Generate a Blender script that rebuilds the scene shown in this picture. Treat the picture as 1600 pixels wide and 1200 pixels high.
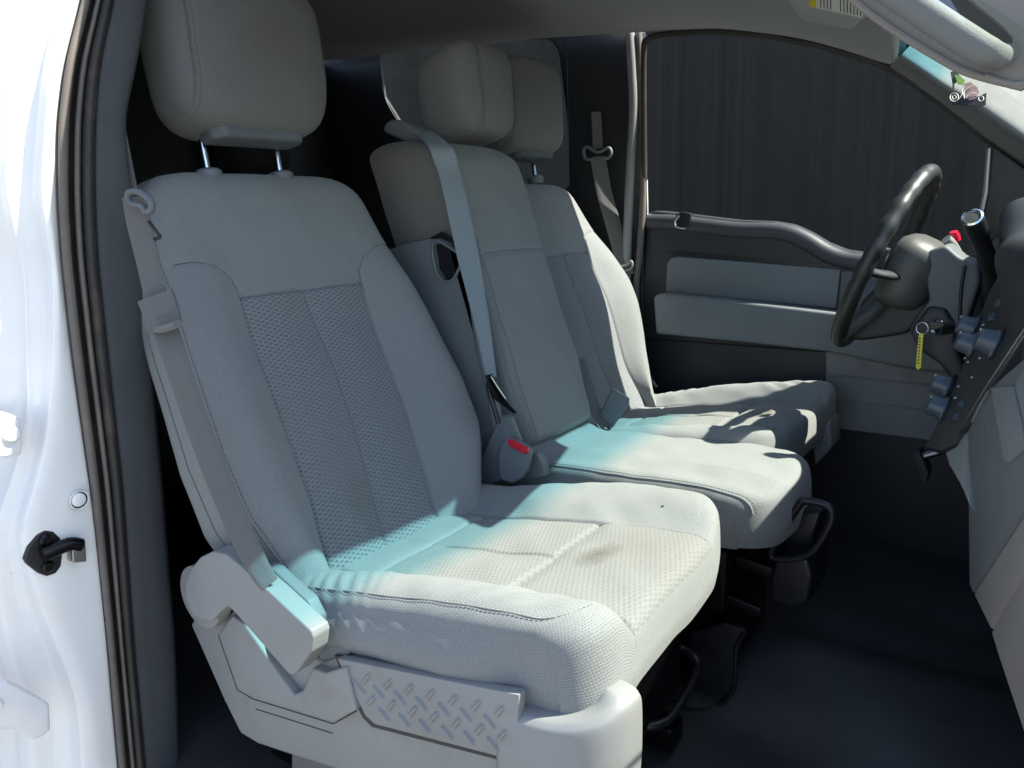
import bpy, bmesh, math, random
import numpy as np
from mathutils import Matrix, Vector

for o in list(bpy.data.objects):
    bpy.data.objects.remove(o)
scene = bpy.context.scene
COL = scene.collection
rng = np.random.RandomState(7)
random.seed(7)

# ------------------------------------------------------------------ camera
# truck coordinates in metres: x forward, y towards the driver's side, z up from the cab floor
CP = np.array([.8812, -1.3784, .8943])
YAW, PIT, ROL, FPX = math.radians(125.43), math.radians(-12.183), math.radians(-1.613), 1220.3
_f = np.array([math.cos(YAW)*math.cos(PIT), math.sin(YAW)*math.cos(PIT), math.sin(PIT)])
_r = np.array([math.sin(YAW), -math.cos(YAW), 0.])
_u = np.cross(_r, _f)
_r, _u = math.cos(ROL)*_r+math.sin(ROL)*_u, -math.sin(ROL)*_r+math.cos(ROL)*_u
cam = bpy.data.cameras.new('camera')
cam.sensor_width = 36
cam.lens = FPX/1600*36
cam.clip_start = .02
cam.clip_end = 500
camo = bpy.data.objects.new('camera', cam)
COL.objects.link(camo)
camo.matrix_world = Matrix((
    (_r[0], _u[0], -_f[0], CP[0]), (_r[1], _u[1], -_f[1], CP[1]),
    (_r[2], _u[2], -_f[2], CP[2]), (0, 0, 0, 1)))
scene.camera = camo

# ------------------------------------------------------------------ daylight
SUN = np.array([.65, .30, 1.0])
SUN /= np.linalg.norm(SUN)
ELEV = math.asin(SUN[2])
AZ = math.atan2(SUN[1], SUN[0])
world = bpy.data.worlds.new('World')
scene.world = world
world.use_nodes = True
wn = world.node_tree.nodes
wn.clear()
sky = wn.new('ShaderNodeTexSky')
sky.sky_type = 'NISHITA'
sky.sun_disc = False
sky.sun_elevation = ELEV
sky.sun_rotation = math.pi/2-AZ
bg = wn.new('ShaderNodeBackground')
bg.inputs[1].default_value = .105
wo = wn.new('ShaderNodeOutputWorld')
world.node_tree.links.new(sky.outputs[0], bg.inputs[0])
world.node_tree.links.new(bg.outputs[0], wo.inputs[0])
sl = bpy.data.lights.new('sun', 'SUN')
sl.energy = 4.7
sl.angle = math.radians(.55)
sl.color = (1, .95, .85)
so = bpy.data.objects.new('sun', sl)
COL.objects.link(so)
so.location = (4, 1.5, 6)
so.rotation_euler = Vector(SUN).to_track_quat('Z', 'Y').to_euler()
scene.view_settings.view_transform = 'Standard'
scene.view_settings.look = 'None'
scene.view_settings.gamma = 1
scene.view_settings.exposure = 1.68
scene.view_settings.use_curve_mapping = False

# ------------------------------------------------------------------ measuring
def ray(px, py):
    return _f+_r*(px-800)/FPX-_u*(py-600)/FPX

def hit(px, py, x=None, y=None, z=None, pl=None):
    """point of a real plane that was measured at this spot of the photograph"""
    d = ray(px, py)
    if x is not None: t = (x-CP[0])/d[0]
    elif y is not None: t = (y-CP[1])/d[1]
    elif z is not None: t = (z-CP[2])/d[2]
    else:
        o, n = np.array(pl[0]), np.array(pl[1])
        t = ((o-CP)@n)/(d@n)
    return CP+t*d

def hits(pts, **k):
    return np.array([hit(p[0], p[1], **k) for p in pts])

def si(x, xs, ys, w=.0):
    """piecewise interpolation softened over +-w"""
    x = np.asarray(x, float)
    if w == 0: return np.interp(x, xs, ys)
    r = 0
    ks = np.linspace(-1, 1, 9)
    for k in ks: r = r+np.interp(x+k*w, xs, ys)
    return r/9

def sst(x, a, b):
    t = np.clip((np.asarray(x, float)-a)/(b-a), 0, 1)
    return t*t*(3-2*t)

def cr(pts, n=8, closed=False):
    """Catmull-Rom through points"""
    P = np.array(pts, float)
    m = len(P)
    out = []
    segs = m if closed else m-1
    for i in range(segs):
        if closed: p0, p1, p2, p3 = P[i-1], P[i], P[(i+1) % m], P[(i+2) % m]
        else: p0, p1, p2, p3 = P[max(i-1, 0)], P[i], P[i+1], P[min(i+2, m-1)]
        for k in range(n):
            t = k/n
            out.append(.5*((2*p1)+(-p0+p2)*t+(2*p0-5*p1+4*p2-p3)*t*t+(-p0+3*p1-3*p2+p3)*t**3))
    if not closed: out.append(P[-1])
    return np.array(out)

_ph = rng.uniform(0, 6.28, (40, 3))
_dr = rng.normal(size=(40, 3))
_dr /= np.linalg.norm(_dr, axis=1)[:, None]
def lump(P, scale, k0=0, n=10):
    """soft random undulation, about -1..1"""
    s = 0
    for i in range(k0, k0+n):
        s = s+np.sin((P@_dr[i])*(6.28/scale)*(1+.35*math.sin(i*2.3))+_ph[i, 0])
    return s/math.sqrt(n)

# ------------------------------------------------------------------ materials
MATS = {}
def _nodes(name):
    m = bpy.data.materials.new(name)
    m.use_nodes = True
    nt = m.node_tree
    nt.nodes.clear()
    out = nt.nodes.new('ShaderNodeOutputMaterial')
    bs = nt.nodes.new('ShaderNodeBsdfPrincipled')
    nt.links.new(bs.outputs[0], out.inputs[0])
    MATS[name] = m
    return m, nt, bs, out

def _mix(nt, fac, a, b, mode='MIX'):
    n = nt.nodes.new('ShaderNodeMix')
    n.data_type = 'RGBA'
    n.blend_type = mode
    for sock, v in ((n.inputs[0], fac), (n.inputs[6], a), (n.inputs[7], b)):
        if isinstance(v, (int, float)): sock.default_value = v
        elif isinstance(v, tuple): sock.default_value = (*v, 1)
        else: nt.links.new(v, sock)
    return n.outputs[2]

def _noise(nt, scale, detail=4, rough=.55, vec=None, stretch=None):
    n = nt.nodes.new('ShaderNodeTexNoise')
    n.inputs['Scale'].default_value = scale
    n.inputs['Detail'].default_value = detail
    n.inputs['Roughness'].default_value = rough
    if vec is None:
        tc = nt.nodes.new('ShaderNodeTexCoord')
        vec = tc.outputs['Object']
    if stretch:
        mp = nt.nodes.new('ShaderNodeMapping')
        mp.inputs['Scale'].default_value = stretch
        nt.links.new(vec, mp.inputs[0])
        vec = mp.outputs[0]
    nt.links.new(vec, n.inputs['Vector'])
    return n.outputs['Fac']

def _ramp(nt, fac, stops):
    r = nt.nodes.new('ShaderNodeValToRGB')
    e = r.color_ramp.elements
    while len(e) < len(stops): e.new(.5)
    for el, (p, c) in zip(e, stops):
        el.position = p
        el.color = (*c, 1) if isinstance(c, tuple) else (c, c, c, 1)
    nt.links.new(fac, r.inputs[0])
    return r.outputs[0]

def _bump(nt, bs, h, strength, dist, prev=None):
    b = nt.nodes.new('ShaderNodeBump')
    b.inputs['Strength'].default_value = strength
    b.inputs['Distance'].default_value = dist
    nt.links.new(h, b.inputs['Height'])
    if prev: nt.links.new(prev, b.inputs['Normal'])
    nt.links.new(b.outputs[0], bs.inputs['Normal'])
    return b.outputs[0]

def plastic(name, col, rough=.5, grain=900, gstr=.25, var=.15, spec=.5, dirt=None):
    m, nt, bs, out = _nodes(name)
    n1 = _noise(nt, 6, 5)
    dark = tuple(c*(1-var) for c in col)
    lite = tuple(min(1, c*(1+var)) for c in col)
    c = _mix(nt, _ramp(nt, n1, [(.3, 0.), (.7, 1.)]), dark, lite)
    if dirt:
        n2 = _noise(nt, 14, 8, .7)
        c = _mix(nt, _ramp(nt, n2, [(.52, 0.), (.72, .55)]), c, dirt)
    nt.links.new(c, bs.inputs['Base Color'])
    nr = _noise(nt, 25, 4)
    rr = nt.nodes.new('ShaderNodeMapRange')
    rr.inputs[3].default_value = max(.03, rough-.1)
    rr.inputs[4].default_value = min(1, rough+.1)
    nt.links.new(nr, rr.inputs[0])
    nt.links.new(rr.outputs[0], bs.inputs['Roughness'])
    bs.inputs['Specular IOR Level'].default_value = spec
    if gstr: _bump(nt, bs, _noise(nt, grain, 2), gstr, .0006)
    return m

def metal(name, col, rough=.25):
    m, nt, bs, out = _nodes(name)
    bs.inputs['Base Color'].default_value = (*col, 1)
    bs.inputs['Metallic'].default_value = 1
    nr = _noise(nt, 60, 5)
    rr = nt.nodes.new('ShaderNodeMapRange')
    rr.inputs[3].default_value = rough*.6
    rr.inputs[4].default_value = rough*1.5
    nt.links.new(nr, rr.inputs[0])
    nt.links.new(rr.outputs[0], bs.inputs['Roughness'])
    return m

def _uv(nt, sx, sy):
    uv = nt.nodes.new('ShaderNodeUVMap')
    mp = nt.nodes.new('ShaderNodeMapping')
    mp.inputs['Scale'].default_value = (sx, sy, 1)
    nt.links.new(uv.outputs[0], mp.inputs[0])
    return mp.outputs[0]

def _half(nt, s):
    m = nt.nodes.new('ShaderNodeMath')
    m.operation = 'MULTIPLY'
    nt.links.new(s, m.inputs[0])
    m.inputs[1].default_value = .5
    return m.outputs[0]

def fabric(name, col, dash=False, pitch=(.0042, .0029), stain=.5, depth=None, spots=()):
    m, nt, bs, out = _nodes(name)
    if dash: pw, ph, mort, ms = .0125, .0062, .0016, .9
    else: pw, ph, mort, ms = pitch[0], pitch[1], .0006, .8
    vec = _uv(nt, 1, 1)
    # thread waviness so that the rows are not ruled
    br = nt.nodes.new('ShaderNodeTexBrick')
    br.inputs['Scale'].default_value = 1
    br.inputs['Brick Width'].default_value = pw
    br.inputs['Row Height'].default_value = ph
    br.inputs['Mortar Size'].default_value = mort
    br.inputs['Mortar Smooth'].default_value = ms
    br.inputs['Bias'].default_value = -.2 if dash else 0
    nz = nt.nodes.new('ShaderNodeTexNoise')
    nz.inputs['Scale'].default_value = 160
    nz.inputs['Detail'].default_value = 2
    nt.links.new(vec, nz.inputs['Vector'])
    vm = nt.nodes.new('ShaderNodeVectorMath')
    vm.operation = 'MULTIPLY_ADD'
    nt.links.new(nz.outputs['Color'], vm.inputs[0])
    vm.inputs[1].default_value = (.0018, .0014, 0)
    nt.links.new(vec, vm.inputs[2])
    nt.links.new(vm.outputs[0], br.inputs['Vector'])
    tuft = br.outputs['Fac']          # 1 in the raised threads, 0 in the gaps
    if dash:
        # staggered lens-shaped dashes sunk between raised threads
        sp = nt.nodes.new('ShaderNodeSeparateXYZ')
        nt.links.new(vm.outputs[0], sp.inputs[0])
        def mth(op, a, b=None, c=None):
            n = nt.nodes.new('ShaderNodeMath')
            n.operation = op
            for i, v in enumerate((a, b, c)):
                if v is None: continue
                if isinstance(v, (int, float)): n.inputs[i].default_value = v
                else: nt.links.new(v, n.inputs[i])
            return n.outputs[0]
        cu = mth('COSINE', mth('MULTIPLY', sp.outputs[0], 2*math.pi/.0165))
        cv = mth('COSINE', mth('MULTIPLY', sp.outputs[1], math.pi/.0037))
        pr = mth('MULTIPLY', cu, cv)
        tuft = _ramp(nt, mth('MULTIPLY_ADD', pr, .5, .5), [(.50, 1.), (.78, 0.)])
    d = depth or (.46 if dash else .62)
    c = _mix(nt, tuft, tuple(x*d for x in col), col)
    # wear and stains with shapes of their own
    st = _noise(nt, 3.2, 6, .6)
    c = _mix(nt, _ramp(nt, st, [(.45, 0.), (.75, stain)]), c, tuple(a*b for a, b in zip(col, (.78, .74, .66))))
    st2 = _noise(nt, 19, 5, .65)
    c = _mix(nt, _ramp(nt, st2, [(.63, 0.), (.78, stain*.5)]), c, tuple(a*b for a, b in zip(col, (.62, .58, .52))))
    for sc_, sr_, sa_, scol in spots:
        # a spill or grease mark: ragged patch round a point of the cover
        tc = nt.nodes.new('ShaderNodeTexCoord')
        nd = nt.nodes.new('ShaderNodeTexNoise')
        nd.inputs['Scale'].default_value = 26
        nd.inputs['Detail'].default_value = 6
        nd.inputs['Roughness'].default_value = .65
        nt.links.new(tc.outputs['Object'], nd.inputs['Vector'])
        va = nt.nodes.new('ShaderNodeVectorMath')
        va.operation = 'SUBTRACT'
        nt.links.new(tc.outputs['Object'], va.inputs[0])
        va.inputs[1].default_value = sc_
        vs_ = nt.nodes.new('ShaderNodeVectorMath')
        vs_.operation = 'DIVIDE'
        nt.links.new(va.outputs[0], vs_.inputs[0])
        vs_.inputs[1].default_value = sr_
        ln = nt.nodes.new('ShaderNodeVectorMath')
        ln.operation = 'LENGTH'
        nt.links.new(vs_.outputs[0], ln.inputs[0])
        ad = nt.nodes.new('ShaderNodeMath')
        ad.operation = 'MULTIPLY_ADD'
        nt.links.new(nd.outputs['Fac'], ad.inputs[0])
        ad.inputs[1].default_value = 1.1
        nt.links.new(ln.outputs['Value'], ad.inputs[2])
        c = _mix(nt, _ramp(nt, _half(nt, ad.outputs[0]), [(.28, sa_), (.74, 0.)]), c, scol)
    fz = _noise(nt, 420, 3, .7)
    c = _mix(nt, .22, c, _ramp(nt, fz, [(.3, tuple(x*.55 for x in col)), (.7, tuple(min(1, x*1.4) for x in col))]))
    nt.links.new(c, bs.inputs['Base Color'])
    bs.inputs['Roughness'].default_value = .95
    bs.inputs['Specular IOR Level'].default_value = .15
    bs.inputs['Sheen Weight'].default_value = .12
    bs.inputs['Sheen Roughness'].default_value = .6
    b = _bump(nt, bs, tuft, .55 if dash else .45, .0012 if dash else .0008)
    b = _bump(nt, bs, _noise(nt, 45, 4), .12, .0015, b)
    return m

def glass(name, tint, band=None, rough=0.0, spec=.03):
    m = bpy.data.materials.new(name)
    m.use_nodes = True
    nt = m.node_tree
    nt.nodes.clear()
    out = nt.nodes.new('ShaderNodeOutputMaterial')
    tr = nt.nodes.new('ShaderNodeBsdfTransparent')
    tr.inputs[0].default_value = (*tint, 1)
    if band:
        uv = nt.nodes.new('ShaderNodeUVMap')
        sp = nt.nodes.new('ShaderNodeSeparateXYZ')
        nt.links.new(uv.outputs[0], sp.inputs[0])
        c = _ramp(nt, sp.outputs[1], band)
        nt.links.new(c, tr.inputs[0])
    gl = nt.nodes.new('ShaderNodeBsdfGlossy')
    gl.inputs['Roughness'].default_value = rough
    gl.inputs[0].default_value = (1, 1, 1, 1)
    lw = nt.nodes.new('ShaderNodeLayerWeight')
    lw.inputs[0].default_value = .5
    mr = nt.nodes.new('ShaderNodeMath')
    mr.operation = 'POWER'
    mr.inputs[1].default_value = 5
    nt.links.new(lw.outputs['Facing'], mr.inputs[0])
    fr = nt.nodes.new('ShaderNodeMath')
    fr.operation = 'MULTIPLY_ADD'
    fr.inputs[1].default_value = spec*12
    fr.inputs[2].default_value = spec
    nt.links.new(mr.outputs[0], fr.inputs[0])
    mx = nt.nodes.new('ShaderNodeMixShader')
    nt.links.new(fr.outputs[0], mx.inputs[0])
    nt.links.new(tr.outputs[0], mx.inputs[1])
    nt.links.new(gl.outputs[0], mx.inputs[2])
    nt.links.new(mx.outputs[0], out.inputs[0])
    MATS[name] = m
    return m

FAB = (.258, .268, .268)
fabric('seat_cloth', FAB)
fabric('seat_cloth_pattern', (.195, .207, .214), dash=True, stain=.75)
BR = (.105, .085, .062)
fabric('cushion_pattern', (.192, .197, .193), dash=True, stain=.55, depth=.85,
       spots=[(tuple(hit(938, 856, z=.425)-np.array([.15, -.47, 0])), (.034, .062, .06), 1.0, (.036, .027, .018)),
              (tuple(hit(1010, 850, z=.425)-np.array([.15, -.47, 0])), (.13, .14, .08), .32, (.165, .125, .09)),
              (tuple(hit(930, 800, z=.425)-np.array([.15, -.47, 0])), (.20, .05, .08), .22, (.15, .13, .10))])
fabric('back_pattern', (.195, .206, .212), dash=True, stain=.75,
       spots=[(tuple(hit(592, 770, x=-.0)-np.array([.15, -.47, 0])), (.09, .06, .08), .55, (.10, .09, .075))])
fabric('headrest_cloth_shaded', tuple(x*.62 for x in FAB), stain=.9,  # seat cloth darkened for shade under the roof; brown spots are stains
       spots=[((-.235-.15, -.475+.47, 1.18), (.10, .10, .07), .55, BR), ((-.235-.15, -.44+.47, 1.13), (.10, .14, .12), .25, (.13, .115, .095))])
fabric('headrest_plain_shaded', tuple(x*.80 for x in FAB), stain=.7)  # darker copy of the seat cloth, roof shade put into its colour
fabric('side_cloth', tuple(a*b for a, b in zip(FAB, (.85, .78, .74))), stain=.9)
fabric('seat_cloth_ribbed', FAB, pitch=(.03, .0030), stain=.25)
fabric('belt_webbing', (.145, .144, .142), pitch=(.0022, .0016), stain=.35)
fabric('belt_webbing_lit', (.24, .275, .295), pitch=(.0022, .0016), stain=.1)  # belt webbing with blue daylight painted in as a paler colour
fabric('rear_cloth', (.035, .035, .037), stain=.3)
fabric('headliner_cloth', (.36, .365, .37), pitch=(.0016, .0016), stain=.1)
plastic('trim_grey', (.235, .237, .236), .5, 1100, .3, .06, dirt=(.19, .182, .165))
plastic('trim_bluegrey', (.15, .165, .175), .55, 900, .25, .08)
plastic('sill_dark', (.045, .047, .055), .5, 700, .3, .1)
plastic('pillar_near', (.05, .055, .062), .65, 700, .3, .1)
plastic('pillar_grey', (.105, .115, .125), .6, 700, .3, .1)
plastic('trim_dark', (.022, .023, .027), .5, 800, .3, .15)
plastic('trim_taupe', (.20, .18, .17), .6, 800, .35, .08)
plastic('trim_kick', (.24, .24, .24), .6, 500, .3, .2, dirt=(.12, .115, .11))
plastic('black_plastic', (.012, .012, .014), .38, 500, .2, .2)
plastic('floor_vinyl', (.048, .045, .047), .42, 260, .5, .2, dirt=(.075, .072, .07))
plastic('wheel_leather', (.028, .028, .027), .38, 650, .5, .15)
plastic('hub_grey', (.072, .072, .068), .45, 700, .3, .08)
plastic('rubber', (.025, .023, .022), .62, 600, .3, .25, dirt=(.10, .085, .07))
plastic('rubber_dusty', (.14, .122, .108), .75, 600, .3, .25, dirt=(.24, .20, .165))
plastic('pillar_light', (.145, .15, .148), .72, 800, .45, .06)
plastic('thread', (.33, .335, .335), .9, 100, 0, .1)
plastic('thread_and_seam_shade', (.10, .105, .11), .9, 100, 0, .1)  # dark thread; on the seam tubes it paints the groove shade
plastic('red_button', (.62, .015, .04), .3, 100, 0, .05)
plastic('white_plastic', (.75, .75, .72), .4, 100, 0, .03)
plastic('paper', (.72, .71, .66), .8, 100, 0, .03)
plastic('print_black', (.03, .03, .03), .8, 100, 0, .03)
plastic('print_yellow', (.72, .55, .03), .7, 100, 0, .03)
plastic('tag_yellow', (.75, .68, .04), .4, 100, 0, .05)
plastic('knob_reflection_tint', (.07, .09, .12), .28, 500, .1, .1)  # blue window reflection put into the knob colour
plastic('sticker_dark', (.03, .025, .03), .6, 100, 0, .1)
plastic('sticker_green', (.22, .36, .08), .6, 100, 0, .2)
plastic('sticker_pale', (.62, .58, .55), .6, 100, 0, .1)
plastic('sticker_rose', (.38, .24, .22), .6, 100, 0, .2)
metal('chrome', (.75, .75, .76), .12)
metal('steel', (.35, .34, .33), .35)
metal('black_steel', (.03, .03, .034), .35)
glass('window_glass', (.86, .90, .88), spec=.002)
glass('windshield_glass', (.9, .93, .9), band=[(0., (.88, .93, .88)), (.75, (.86, .92, .87)), (.83, (.34, .69, .74)), (1., (.20, .49, .56))])

def paint():
    m, nt, bs, out = _nodes('white_paint')
    n = _noise(nt, 5, 6, .6)
    c = _mix(nt, _ramp(nt, n, [(.45, 0.), (.8, .5)]), (.80, .80, .79), (.62, .59, .54))
    n2 = _noise(nt, 70, 4, .7)
    c = _mix(nt, _ramp(nt, n2, [(.70, 0.), (.76, .6)]), c, (.42, .38, .33))
    nt.links.new(c, bs.inputs['Base Color'])
    bs.inputs['Roughness'].default_value = .3
    bs.inputs['Coat Weight'].default_value = .5
    bs.inputs['Coat Roughness'].default_value = .08
    _bump(nt, bs, _noise(nt, 16, 3), .12, .004)
paint()

def ground_mats():
    m, nt, bs, out = _nodes('concrete')
    n = _noise(nt, .9, 8, .6)
    c = _mix(nt, n, (.17, .163, .152), (.25, .24, .22))
    nt.links.new(c, bs.inputs['Base Color'])
    bs.inputs['Roughness'].default_value = .9
    _bump(nt, bs, _noise(nt, 60, 5), .4, .004)
    m, nt, bs, out = _nodes('dark_streaks')
    a = _noise(nt, 1, 5, .7, stretch=(26, 1, .05))
    b = _noise(nt, 1, 3, .6, stretch=(3, 1, .3))
    c = _mix(nt, _ramp(nt, a, [(.28, 0.), (.75, 1.)]), (.022, .0208, .0195), (.042, .040, .0375))
    c = _mix(nt, _ramp(nt, b, [(.35, 0.), (.7, .5)]), c, (.037, .0345, .032))
    nt.links.new(c, bs.inputs['Base Color'])
    bs.inputs['Roughness'].default_value = .9
    bs.inputs['Specular IOR Level'].default_value = .1
ground_mats()

# ------------------------------------------------------------------ building
ZERO = np.zeros(3)
def empty(name, loc, label, cat, group=None):
    o = bpy.data.objects.new(name, None)
    o.empty_display_size = .05
    COL.objects.link(o)
    o.location = tuple(loc)
    o['label'] = label
    o['category'] = cat
    if group: o['group'] = group
    o['kind'] = 'thing'
    return o

def org(parent):
    while parent is not None and parent.parent is not None: parent = parent.parent
    return np.array(parent.location) if parent is not None else ZERO

def tag(o, label=None, cat=None, group=None, kind=None):
    if label: o['label'] = label
    if cat: o['category'] = cat
    if group: o['group'] = group
    if kind: o['kind'] = kind
    return o

def link(me, name, mat, parent=None, base=None):
    o = bpy.data.objects.new(name, me)
    COL.objects.link(o)
    if mat: me.materials.append(MATS[mat])
    if parent is not None: o.parent = parent
    elif base is not None: o.location = tuple(base)
    return o

def mk(name, V, F, mat, parent=None, base=None, uv=None, sharp=None, smooth=True):
    """mesh object from world-space vertices; uv is per vertex"""
    V = np.asarray(V, float)
    if parent is not None: off = org(parent)
    else:
        if base is None:
            base = np.array([(V[:, 0].min()+V[:, 0].max())/2, (V[:, 1].min()+V[:, 1].max())/2, V[:, 2].min()])
        off = np.array(base)
    me = bpy.data.meshes.new(name)
    me.from_pydata((V-off).tolist(), [], [list(map(int, f)) for f in F])
    if uv is not None:
        l = me.uv_layers.new(name='UVMap')
        li = np.empty(len(me.loops), np.int32)
        me.loops.foreach_get('vertex_index', li)
        l.data.foreach_set('uv', np.asarray(uv, np.float32)[li].ravel())
    if smooth:
        me.polygons.foreach_set('use_smooth', [True]*len(me.polygons))
        if sharp: me.set_sharp_from_angle(angle=math.radians(sharp))
    me.update()
    return link(me, name, mat, parent, base)

def gridfaces(R, C, wrap=False, flip=False, sel=None):
    r, c = np.meshgrid(np.arange(R-1), np.arange(C if wrap else C-1), indexing='ij')
    if sel is not None:
        k = sel[r, c]
        r, c = r[k], c[k]
    r, c = r.ravel(), c.ravel()
    c2 = (c+1) % C
    f = np.stack([r*C+c, r*C+c2, (r+1)*C+c2, (r+1)*C+c], 1)
    return f[:, ::-1] if flip else f

def grid(name, P, mat, parent=None, uv=None, wrap=False, flip=False, sel=None, caps=False, base=None, sharp=None):
    R, C = P.shape[:2]
    F = gridfaces(R, C, wrap, flip, sel)
    V = P.reshape(-1, 3)
    U = uv.reshape(-1, 2) if uv is not None else None
    if sel is not None:
        used = np.unique(F)
        mp = -np.ones(len(V), int)
        mp[used] = np.arange(len(used))
        F = mp[F]
        V = V[used]
        if U is not None: U = U[used]
    F = F.tolist()
    if caps:
        a = list(range(C))
        b = [(R-1)*C+i for i in range(C)]
        F.append(a if flip else a[::-1])
        F.append(b[::-1] if flip else b)
    return mk(name, V, F, mat, parent, base, U, sharp)

def bm_obj(bm, name, mat, parent=None, base=None, sharp=35):
    off = org(parent) if parent is not None else None
    me = bpy.data.meshes.new(name)
    if off is None:
        co = np.array([v.co for v in bm.verts])
        if base is None: base = np.array([(co[:, 0].min()+co[:, 0].max())/2, (co[:, 1].min()+co[:, 1].max())/2, co[:, 2].min()])
        off = np.array(base)
    bmesh.ops.translate(bm, verts=bm.verts, vec=tuple(-off))
    bmesh.ops.recalc_face_normals(bm, faces=bm.faces)
    bm.to_mesh(me)
    bm.free()
    me.polygons.foreach_set('use_smooth', [True]*len(me.polygons))
    me.set_sharp_from_angle(angle=math.radians(sharp))
    return link(me, name, mat, parent, base)

def slab_bm(pts, n, t, bevel=0, segs=2, bm=None):
    """planar polygon pts, extruded by t against its normal n, edges rounded"""
    bm = bm or bmesh.new()
    n = np.array(n, float)
    n /= np.linalg.norm(n)
    vs = [bm.verts.new(tuple(p)) for p in pts]
    f = bm.faces.new(vs)
    r = bmesh.ops.extrude_face_region(bm, geom=[f])
    nv = [e for e in r['geom'] if isinstance(e, bmesh.types.BMVert)]
    bmesh.ops.translate(bm, verts=nv, vec=tuple(-n*t))
    if bevel:
        ed = list(set(e for v in vs+nv for e in v.link_edges))
        bmesh.ops.bevel(bm, geom=ed, offset=bevel, segments=segs, affect='EDGES', profile=.6, clamp_overlap=True)
    return bm

def slab(name, pts, n, t, mat, parent=None, bevel=.003, segs=3, **k):
    return bm_obj(slab_bm(pts, n, t, bevel, segs), name, mat, parent, **k)

def box_bm(size, M, bevel=.004, segs=3, bm=None):
    b = bmesh.new()
    bmesh.ops.create_cube(b, size=1)
    bmesh.ops.scale(b, vec=size, verts=b.verts)
    if bevel: bmesh.ops.bevel(b, geom=b.edges[:], offset=bevel, segments=segs, affect='EDGES', profile=.6, clamp_overlap=True)
    bmesh.ops.transform(b, matrix=M, verts=b.verts)
    return b

def frame(o, ax, up):
    """matrix with z along ax and y near up"""
    z = Vector(ax).normalized()
    x = Vector(up).cross(z).normalized()
    y = z.cross(x)
    M = Matrix((x, y, z)).transposed().to_4x4()
    M.translation = Vector(o)
    return M

def box(name, size, loc, mat, parent=None, rot=(0, 0, 0), bevel=.004, M=None, segs=3, **k):
    if M is None:
        from mathutils import Euler
        M = Matrix.Translation(Vector(loc)) @ Euler(rot).to_matrix().to_4x4()
    return bm_obj(box_bm(size, M, bevel, segs), name, mat, parent, **k)

def sweep(path, r, n=10, ratio=1., up=None, closed=False):
    """tube around a path -> P[R,C,3]; r scalar or per point; ratio flattens along the second axis"""
    p = np.array(path, float)
    m = len(p)
    r = np.ones(m)*r
    if closed: t = np.roll(p, -1, 0)-np.roll(p, 1, 0)
    else: t = np.gradient(p, axis=0)
    t /= np.linalg.norm(t, axis=1)[:, None]+1e-12
    a = np.array(up if up is not None else (0, 0, 1.))
    if abs(t[0]@a) > .95: a = np.array((0, 1., 0))
    out = []
    th = np.arange(n)/n*2*math.pi
    b = np.cross(t[0], a); b /= np.linalg.norm(b)
    for i in range(m):
        if up is not None:
            b = np.cross(t[i], a)
            b /= np.linalg.norm(b)
        else:
            b = b-t[i]*(b@t[i])
            b /= np.linalg.norm(b)
        c = np.cross(b, t[i])
        out.append(p[i]+r[i]*(np.cos(th)[:, None]*b+ratio*np.sin(th)[:, None]*c))
    out = np.array(out)
    if closed: out = np.concatenate([out, out[:1]])
    return out

def tube(name, path, r, mat, parent=None, n=10, ratio=1., up=None, closed=False, **k):
    return grid(name, sweep(path, r, n, ratio, up, closed), mat, parent, wrap=True, flip=True, caps=not closed, sharp=60, **k)

def lathe(name, prof, o, ax, mat, parent=None, n=24, up=(0, 0, 1), **k):
    """profile of (radius, height) turned about axis ax at o"""
    if abs(np.dot(np.array(ax)/np.linalg.norm(ax), up)) > .95: up = (0, 1, 0)
    M = np.array(frame(o, ax, up))
    th = np.arange(n)/n*2*math.pi
    P = np.array([[(r*math.cos(t), r*math.sin(t), h) for t in th] for r, h in prof])
    P = P@M[:3, :3].T+M[:3, 3]
    return grid(name, P, mat, parent, wrap=True, caps=True, sharp=40, **k)

def ribbon(name, path, wdir, w, t, mat, parent=None, **k):
    """flat strap: path centre line, wdir width direction (one or per point)"""
    p = np.array(path, float)
    m = len(p)
    wd = np.array(wdir, float)
    if wd.ndim == 1: wd = np.repeat(wd[None], m, 0)
    tg = np.gradient(p, axis=0)
    tg /= np.linalg.norm(tg, axis=1)[:, None]
    wd = wd-tg*(wd*tg).sum(1)[:, None]
    wd /= np.linalg.norm(wd, axis=1)[:, None]
    nn = np.cross(wd, tg)
    w = np.ones(m)*w
    cs = [(-.5, 0), (-.48, .5), (-.2, .5), (.2, .5), (.48, .5), (.5, 0), (.48, -.5), (.2, -.5), (-.2, -.5), (-.48, -.5)]
    P = np.array([[p[i]+wd[i]*w[i]*a+nn[i]*t*b for a, b in cs] for i in range(m)])
    L = np.concatenate([[0], np.cumsum(np.linalg.norm(np.diff(p, axis=0), axis=1))])
    uv = np.array([[(w[i]*a, L[i]) for a, b in cs] for i in range(m)])
    return grid(name, P, mat, parent, uv=uv, wrap=True, caps=True, sharp=60, **k)

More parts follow.
